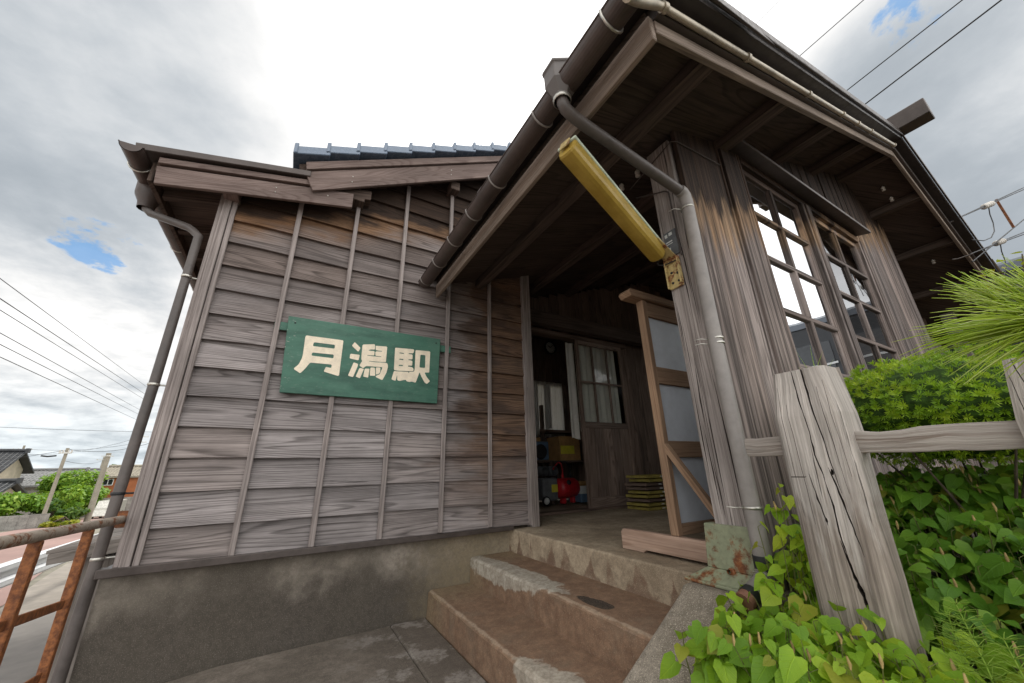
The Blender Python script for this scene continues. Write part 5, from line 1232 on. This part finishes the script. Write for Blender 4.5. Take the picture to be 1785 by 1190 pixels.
# ------------------------------------------------------------------ beyond the railing
def gable_house(name, x0, x1, y0, y1, z0, ze, zr, wall, roof, label, cat='house', over=.6, wins=()):
    """ridge along x; its gable end faces +x"""
    T0 = thing(name, (x1, y0, z0), label, cat); ym = (y0 + y1) / 2
    mb = MB(); mb.prism([(x1, y0, z0), (x1, y1, z0), (x1, y1, ze), (x1, ym, zr - .12), (x1, y0, ze)], (x0 - x1, 0, 0)); mb.build('wall', M[wall], T0)
    mb = MB(); sl = (zr - ze) / (ym - y0); th = .14; a = x1 + over; c = x0 - over
    mb.prism([(a, y0 - over, ze - sl * over), (a, ym, zr), (a, y1 + over, ze - sl * over), (a, y1 + over, ze - sl * over + th), (a, ym, zr + th), (a, y0 - over, ze - sl * over + th)], (c - a, 0, 0))
    n = int((a - c) / .32)
    for k in range(n + 1):
        x = a - .1 - k * .32; mb.tube([(x, y0 - over, ze - sl * over + th + .01), (x, ym, zr + th + .01)], .055, 5, False)
    for k in range(9):
        t = k / 9; y = y0 - over + (ym - y0 + over) * t; z = ze - sl * over + (zr - ze + sl * over) * t + th; mb.box((c, y, z - .02), (a, y + .07, z + .035), 0)
    rf = mb.build('roof', M[roof], T0)
    mb = MB(); mb.tube([(a + .05, ym, zr + th + .10), (c - .05, ym, zr + th + .10)], .15, 8); mb.box((a - .05, ym - .18, zr + .0), (a + .16, ym + .18, zr + .42)); mb.build('ridge_tiles', M['tiled'] if roof == 'tiled' else M[roof], rf)
    for (xa, xb, za, zc) in wins:
        mb = MB(); mb.box((xa - .06, y0 - .05, za - .06), (xb + .06, y0 + .02, za)); mb.box((xa - .06, y0 - .05, zc), (xb + .06, y0 + .02, zc + .06)); mb.box((xa - .06, y0 - .05, za), (xa, y0 + .02, zc)); mb.box((xb, y0 - .05, za), (xb + .06, y0 + .02, zc)); m_ = (xa + xb) / 2; mb.box((m_ - .03, y0 - .05, za), (m_ + .03, y0 + .02, zc))
        wn = mb.build('window', M['white'], T0); mb = MB(); mb.box((xa, y0 - .01, za), (xb, y0 + .01, zc)); mb.build('pane', M['glassdark'], wn)
    return T0
gable_house('tiled_house', -34, -22.2, 52, 56, -3.5, 1.15, 2.55, 'plaster', 'tiled', 'cream walled house under a dark tiled roof at the far left', wins=((-23.6, -22.0, -1.6, -.6), (-27, -25, -1.8, -.5)))
gable_house('tiled_annexe', -30, -18.4, 43.0, 47.6, -3.1, -1.15, -.12, 'plaster', 'tiled', 'low dark tiled wing with a pale gable end below the cream house', over=.45)
gable_house('tiled_house', -27, -21.6, 62, 70, -3.5, -.35, 1.05, 'wallgrey', 'greytile', 'grey tiled house with whitish walls behind the low wing')
gable_house('orange_building', -17.9, -11.5, 60, 66, -3.5, .28, 1.25, 'orange', 'concpole', 'rust orange clad building with a small white framed window beyond the concrete pole', 'building', .35, wins=((-17.5, -16.75, -.55, .0),))
gable_house('white_house', -26.5, -18.5, 74, 82, -3.5, .1, 1.25, 'white', 'greytile', 'pale far house whose roof shows above the light green tree', wins=((-22, -20.5, -1.5, -.4),))
def wall_thing(name, a, b_, z0, z1, mat, label):
    mb = MB(); a = Vector(a); b_ = Vector(b_); L = (b_ - a).length; d = (b_ - a) / L; n = max(1, int(L / .4))
    for r_ in range(max(1, int((z1 - z0) / .2))):
        for k in range(n): mb.beam(a + d * (k * L / n + .004) + Vector((0, 0, z0 + r_ * .2 + .1)), a + d * ((k + 1) * L / n - .004) + Vector((0, 0, z0 + r_ * .2 + .1)), .15, .196)
    o = mb.build(name, M[mat]); recentre(o, (a.x, a.y, z0)); tag(o, label, 'wall'); return o
wall_thing('block_wall', (-22, 36, 0), (-13.1, 38, 0), -3.0, -2.0, 'block', 'mossy grey block wall below the leafy hedge at the far left')
wall_thing('block_wall', (-18.6, 57, 0), (-12, 57.5, 0), -3.6, -1.8, 'block', 'grey block wall below the rust orange building')
def tree(name, c, r, nl, mat, label, trunk, seed, lobes=10, ls=.2, cat='tree'):
    rg = random.Random(seed); c = Vector(c); T0 = thing(name, (c.x, c.y, trunk), label, cat)
    mb = MB(); mb.tube([(c.x + .1, c.y, trunk - .1), (c.x, c.y + .1, (trunk + c.z) / 2), (c.x, c.y, c.z)], [.13, .10, .05], 8, False); ctr = []
    for k in range(lobes):
        v = Vector((rg.uniform(-1, 1), rg.uniform(-1, 1), rg.uniform(-.8, 1))); v *= .72 / max(.6, v.length); q = c + Vector((v.x * r[0], v.y * r[1], v.z * r[2])); ctr.append((q, rg.uniform(.30, .48)))
        mb.tube([(c.x, c.y, (trunk + c.z) / 2 + rg.uniform(0, .5)), q], [.06, .02], 5, False)
    mb.build('trunk', M['bark'], T0); mb = MB()
    for k in range(nl):
        q, s = rg.choice(ctr); v = Vector((rg.gauss(0, 1), rg.gauss(0, 1), rg.gauss(0, 1))).normalized() * rg.uniform(.55, 1.08) * s
        p = q + Vector((v.x * r[0], v.y * r[1], v.z * r[2])); nn = (v + Vector((0, 0, .5)) + Vector((rg.uniform(-.6, .6), rg.uniform(-.6, .6), rg.uniform(-.4, .4)))).normalized()
        a = nn.cross(Vector((rg.uniform(-1, 1), rg.uniform(-1, 1), .1))).normalized(); b_ = nn.cross(a); L = ls * rg.uniform(.6, 1.3)
        mb.raw([p - a * L, p + b_ * L * .5, p + a * L, p - b_ * L * .5], [(0, 1, 2, 3)], [[(0, 0)] * 4])
    mb.keep = True; mb.build('crown', M[mat], T0); return T0
tree('broadleaf_tree', (-19.0, 57, -.95), (2.9, 2.5, 2.1), 5600, 'treef', 'light green broadleaf tree between the slim pole and the concrete pole', -3.3, 41, 14, .20)
tree('broadleaf_tree', (-16.9, 52, -1.6), (1.9, 1.7, 1.7), 2800, 'treef', 'smaller rounder green tree just left of the concrete pole', -3.2, 42, 9, .18)
tree('hedge_bush', (-16.6, 41, -1.75), (2.3, 1.6, 1.0), 3800, 'treef', 'spreading leafy bush above the block wall at the far left', -2.9, 43, 12, .16, 'bush')
tree('hedge_bush', (-14.3, 42, -2.15), (1.6, 1.3, .9), 2200, 'treed', 'dark green bush at the foot of the slim pole', -2.95, 44, 8, .15, 'bush')
tree('hedge_bush', (-12.4, 38, -2.5), (1.0, .8, .42), 900, 'sapling', 'yellowish low bush behind the rusty handrail', -2.85, 45, 6, .12, 'bush')
mb = MB(); rg = random.Random(50)
for k in range(5200):
    x = rg.uniform(-75, 40); y = rg.uniform(118, 128); z = -3.5 + rg.random() * (4.0 + 1.7 * math.sin(x * .33) + 1.0 * math.sin(x * .91 + 1)); a = Vector((rg.uniform(-1, 1), rg.uniform(-1, 1), rg.uniform(-.6, .6))).normalized() * rg.uniform(.5, 1.0); b_ = a.cross(Vector((rg.uniform(-1, 1), -1, rg.uniform(-1, 1)))).normalized() * .5
    mb.raw([Vector((x, y, z)) + q for q in (-a, b_, a, -b_)], [(0, 1, 2, 3)], [[(0, 0)] * 4])
mb.keep = True; tag(mb.build('far_treeline', M['treed']), 'low band of green trees along the far skyline behind the houses', 'trees', None, 'stuff')

def pole(name, x, y, z0, z1, r0, r1, mat, label, arms=()):
    P_ = thing(name, (x, y, z0), label, 'utility pole'); mb = MB(); mb.tube([(x, y, z0), (x, y, z1)], [r0, r1], 12); mb.build('shaft', M[mat], P_)
    for za, L, ang in arms:
        d = Vector((math.cos(ang), math.sin(ang), 0)) * L / 2; mb = MB(); mb.beam(Vector((x, y - r1 - .04, za)) - d, Vector((x, y - r1 - .04, za)) + d, .08, .09); am = mb.build('cross_arm', M['steel'], P_)
        for s in (-.9, -.4, .4, .9):
            mb = MB(); q = Vector((x, y - r1 - .04, za + .045)) + d * s; mb.lathe([(.03, 0), (.05, .03), (.03, .07), (.05, .10), (.02, .14)], q, 8); mb.build('insulator', M['porc'], am)
    return P_
p_ = pole('utility_pole', -13.38, 38, -2.9, 2.12, .115, .085, 'concpole', 'slim pole carrying wires in front of the light green tree', ((1.8, .6, .2),))
mb = MB(); mb.tube([(-13.8, 38, 1.62), (-14.2, 38, 1.57), (-14.5, 38, 1.62)], .055, 6); mb.build('wire_splice', M['black'], p_)
p_ = pole('utility_pole', -12.75, 43, -3.1, 2.02, .20, .155, 'concpole', 'stout bare concrete pole with one iron band right of the light green tree')
mb = MB(); mb.lathe([(.158, -.05), (.172, -.05), (.172, .05), (.158, .05)], (-12.75, 43, 1.78), 12); mb.beam((-13.1, 42.9, 1.78), (-12.4, 42.9, 1.78), .05, .06); mb.build('band', M['steel'], p_)
pole('utility_pole', -36.5, 90, -3.6, 5.4, .18, .12, 'concpole', 'far pole with two cross arms behind the cream house roof', ((4.8, 2.0, .2), (3.9, 1.6, .2)))
pole('utility_pole', -27.7, 92, -3.6, 3.7, .18, .12, 'concpole', 'small far pole with a cross arm just left of the concrete pole', ((3.2, 1.6, .5),))
pole('utility_pole', -20.8, 80, -3.6, 6.6, .18, .12, 'concpole', 'far pole half hidden behind the corner downpipe', ((6.2, 2.0, .3), (5.4, 1.8, .3)))
# rest of the street side
GR = thing('guard_rail', (-3.17, 8, -1.85), 'white corrugated guard rail beside the rust stained road', 'guard rail'); mb = MB()
pf = [(-.34, .0), (-.30, .05), (-.24, .05), (-.20, .0), (-.14, .0), (-.10, .05), (-.04, .05), (0, .0)]
for a, b_ in zip(pf, pf[1:]): mb.face([(-3.17 + a[1], 3.5, -1.04 + a[0]), (-3.17 + b_[1], 3.5, -1.04 + b_[0]), (-3.19 + b_[1], 13.0, -1.04 + b_[0]), (-3.19 + a[1], 13.0, -1.03 + a[0])])
for a, b_ in zip(pf, pf[1:]): mb.face([(-3.177 + a[1], 3.5, -1.04 + a[0]), (-3.177 + b_[1], 3.5, -1.04 + b_[0]), (-3.197 + b_[1], 13.0, -1.04 + b_[0]), (-3.197 + a[1], 13.0, -1.04 + a[0])])
mb.build('beam', M['galv'], GR)
for y in (4.2, 6.6, 12.7):
    mb = MB(); mb.tube([(-3.26, y, -1.9), (-3.26, y, -1.02)], .057, 12); mb.build('post', M['galv'], GR)
SHD = thing('lean_to_shed', (-1.3, 6, -1.85), 'low grey board shed with a flat plank roof left of the station corner', 'shed')
mb = MB(); mb.box((-1.66, 5.62, -1.85), (-.9, 7.4, -.72), 2); mb.build('body', M['tin'], SHD)
mb = MB()
for k in range(9): mb.beam((-1.80, 5.5 + k * .22, -.615 + k * .002), (-.74, 5.5 + k * .22, -.50 + k * .002), .21, .03)
mb.build('roof', M['tin'], SHD, .003)
mb = MB(); mb.beam((-1.78, 5.41, -.675), (-.76, 5.41, -.56), .03, .09); mb.build('fascia', M['tin'], SHD, .003)
VN = thing('parked_van', (-13.9, 52, -3.35), 'small grey van parked below the rust orange building', 'van')
mb = MB(); mb.prism([(-14.9, 50, -3.15), (-14.9, 50.2, -2.6), (-14.9, 50.9, -2.5), (-14.9, 51.3, -1.85), (-14.9, 53.3, -1.85), (-14.9, 53.4, -3.15)], (1.5, 0, 0)); mb.build('body', M['steel'], VN, .08, 3)
mb = MB(); mb.prism([(-14.8, 50.93, -2.46), (-14.8, 51.24, -1.96), (-14.8, 51.25, -1.98), (-14.8, 50.96, -2.48)], (1.3, 0, 0)); mb.build('windscreen', M['glassdark'], VN)
for x in (-14.82, -13.48):
    for y in (50.7, 52.8): mb = MB(); mb.lathe([(0, -.08), (.27, -.08), (.29, 0), (.27, .08), (0, .08)], (x, y, -3.12), 14, (1, 0, 0)); mb.build('wheel', M['black'], VN)

# overhead wires
def wire(pts, r, label, grp, sag=.0, name='overhead_wire'):
    a, b_ = Vector(pts[0]), Vector(pts[-1]); n = 14
    P_ = [a.lerp(b_, k / n) + Vector((0, 0, -sag * 4 * (k / n) * (1 - k / n))) for k in range(n + 1)] if len(pts) == 2 else pts
    mb = MB(); mb.tube(P_, r, 5); o = mb.build(name, M['wire']); recentre(o, a); return tag(o, label, 'wire', grp)
for k, (a, b_, nm) in enumerate((((-.5195, .3606), (-.2791, .180), 'topmost'), ((-.5084, .3215), (-.2751, .1628), 'second highest'), ((-.502, .2995), (-.2775, .1544), 'third highest'), ((-.4898, .2565), (-.2765, .1315), 'fourth highest'), ((-.4838, .2354), (-.276, .1225), 'second lowest'), ((-.4771, .2124), (-.2759, .1114), 'lowest'))):
    A = Vector((a[0] * 16, 16, a[1] * 16)); B_ = Vector((b_[0] * 50, 50, b_[1] * 50)); A2 = A + (A - B_) * .25; B2 = B_ + (B_ - A) * .2
    wire([A2, B2], .012 + .003 * (k == 1), nm + ' of the six wires slanting down behind the station corner at the left', 'wires at the left')
wire([(-34, 60, 5.75), (-8, 60, 5.3)], .018, 'lone level wire crossing the sky above the far houses', 'distant wires', .25)
wire([(-13.38, 38, 2.05), (-8.0, 38, 3.2)], .014, 'wire sagging from the slim pole towards the corner downpipe', 'distant wires', .6)
wire([(-13.38, 38, 2.0), (-25, 42, .7)], .014, 'wire running from the slim pole down to the left behind the roofs', 'distant wires', .3)
wire([(-36.5, 90, 4.9), (-20.8, 80, 5.3)], .02, 'thin wire between the two far poles above the trees', 'distant wires', .6)
wire([(-36.5, 90, 4.1), (-20.8, 80, 6.2)], .02, 'thin upper wire between the two far poles above the trees', 'distant wires', .9)
wire([(-13.38, 38, 1.3), (-27.7, 92, 3.2)], .015, 'wire from the slim pole back to the small far pole', 'distant wires', .4)
for k, (x0, y0, x1, y1, r_, lb) in enumerate(((7.376, 1.061, 7.155, -.429, .009, 'inner of the two dark wires passing above the porch roof ridge'), (7.999, 1.026, 7.642, -.702, .012, 'outer of the two dark wires passing above the porch roof ridge'), (5.995, 1.125, 5.935, .257, .006, 'faint thin wire above the porch roof left of the dark pair'), (4.925, 1.057, 4.917, .829, .004, 'faintest thin wire in the bright sky above the porch roof'))):
    d = Vector((x1 - x0, y1 - y0, 0)); d /= abs(d.y); a = Vector((x0, y0, 6.0)) - d * 14; b_ = Vector((x0, y0, 6.0)) + d * 14
    wire([a, b_], r_, lb, 'wires above the porch')
def service(name, pts, spool, label):
    W_ = thing(name, pts[0], label, 'service wire'); 
    for j, off in enumerate((0, .028)):
        mb = MB(); Q = [Vector(p) + Vector((0, 0, off * (1 if i else 0))) for i, p in enumerate(pts)]; mb.tube(Q, .007, 5); mb.build('cable', M['wire'], W_)
    if spool:
        s = Vector(spool); d = (Vector(pts[-1]) - Vector(pts[0])).normalized()
        for k in range(4):
            mb = MB(); c = s + d * (.06 * k - .09); mb.lathe([(.0, -.025), (.035, -.025), (.038, -.012), (.025, 0), (.038, .012), (.035, .025), (0, .025)], c, 10, d); mb.build('spool', M['porc'], W_)
        mb = MB(); mb.tube([s + Vector((0, 0, -.03)), s + Vector((.02, .02, -.12)), s + Vector((0, .03, -.26)), s + Vector((-.08, .05, -.40)), s + Vector((-.22, .09, -.52)), s + Vector((-.42, .14, -.60)), s + Vector((-.75, .2, -.66))], .006, 5); mb.build('drop_lead', M['wire'], W_)
    mb = MB(); p = Vector(pts[0]); mb.tube([p + Vector((.02, -.02, .0)), p + Vector((-.06, .10, -.03)), p + Vector((-.10, .14, -.03))], .008, 6); mb.build('eye_hook', M['flash'], W_)
    return W_
service('service_wire', [(6.55, .50, 2.72), (8.5, -.08, 3.586), (14, -1.72, 5.96)], (7.5, .23, 3.14), 'upper service wire with pale spools hooked to the right roof edge')
service('service_wire', [(6.875, .50, 2.36), (8.5, .11, 2.951), (14, -1.21, 4.95)], (7.75, .30, 2.69), 'lower service wire with pale spools hooked to the right roof edge')
W3 = thing('service_wire', (6.7, .5, 2.2), 'single middle service wire held by a rusty spreader bar at the right edge', 'service wire')
mb = MB(); mb.tube([(6.7, .5, 2.2), (8.5, .048, 3.161), (14, -1.33, 6.1)], .008, 5); mb.build('cable', M['wire'], W3)
mb = MB(); mb.beam((8.1, .15, 2.95), (8.05, .16, 3.41), .025, .012); mb.build('spreader_bar', M['railpost'], W3)

# railcar on the far side of the station, seen at the right edge and in the window
RC = thing('railcar', (10.9, -3, -.6), 'old railcar with a dark blue grey roof standing beyond the station at the right', 'railcar')
x0, x1, y0, y1 = 9.62, 12.2, -16, 9; xm = (x0 + x1) / 2
mb = MB(); pr = [(x0 + .0, 2.84), (x0 + .12, 3.0), (x0 + .5, 3.16), (xm, 3.24), (x1 - .5, 3.16), (x1 - .12, 3.0), (x1, 2.84)]; mb.prism([(a, y0, c) for a, c in pr], (0, y1 - y0, 0)); RR = mb.build('roof', M['carroof'], RC)
for y in (-12, -8, -4, 0, 4): mb = MB(); mb.lathe([(.22, 0), (.22, .12), (.12, .18), (0, .18)], (xm, y, 3.22), 12); mb.build('vent', M['carroof'], RR)
mb = MB(); mb.box((x0 + .03, y0 + .03, 1.2), (x1 - .03, y1 - .03, 2.839), 1); mb.build('upper_body', M['cargreen'], RC)
mb = MB(); mb.box((x0 + .03, y0 + .03, .0), (x1 - .03, y1 - .03, 1.198), 1); mb.build('lower_body', M['caryellow'], RC)
mb = MB(); mb.box((x0 + .25, y0 + .4, -1.0), (x1 - .25, y1 - .4, -.002), 1); mb.build('underframe', M['black'], RC)
for k in range(16):
    y = y0 + 1.0 + k * 1.45
    mb = MB(); mb.box((x0 + .012, y, 1.45), (x0 + .029, y + 1.0, 2.45)); wn = mb.build('window', M['glassdark'], RC)
    mb = MB(); mb.box((x0 + .0, y - .05, 1.93), (x0 + .0115, y + 1.05, 1.97), 1); mb.build('window_bar', M['white'], wn)
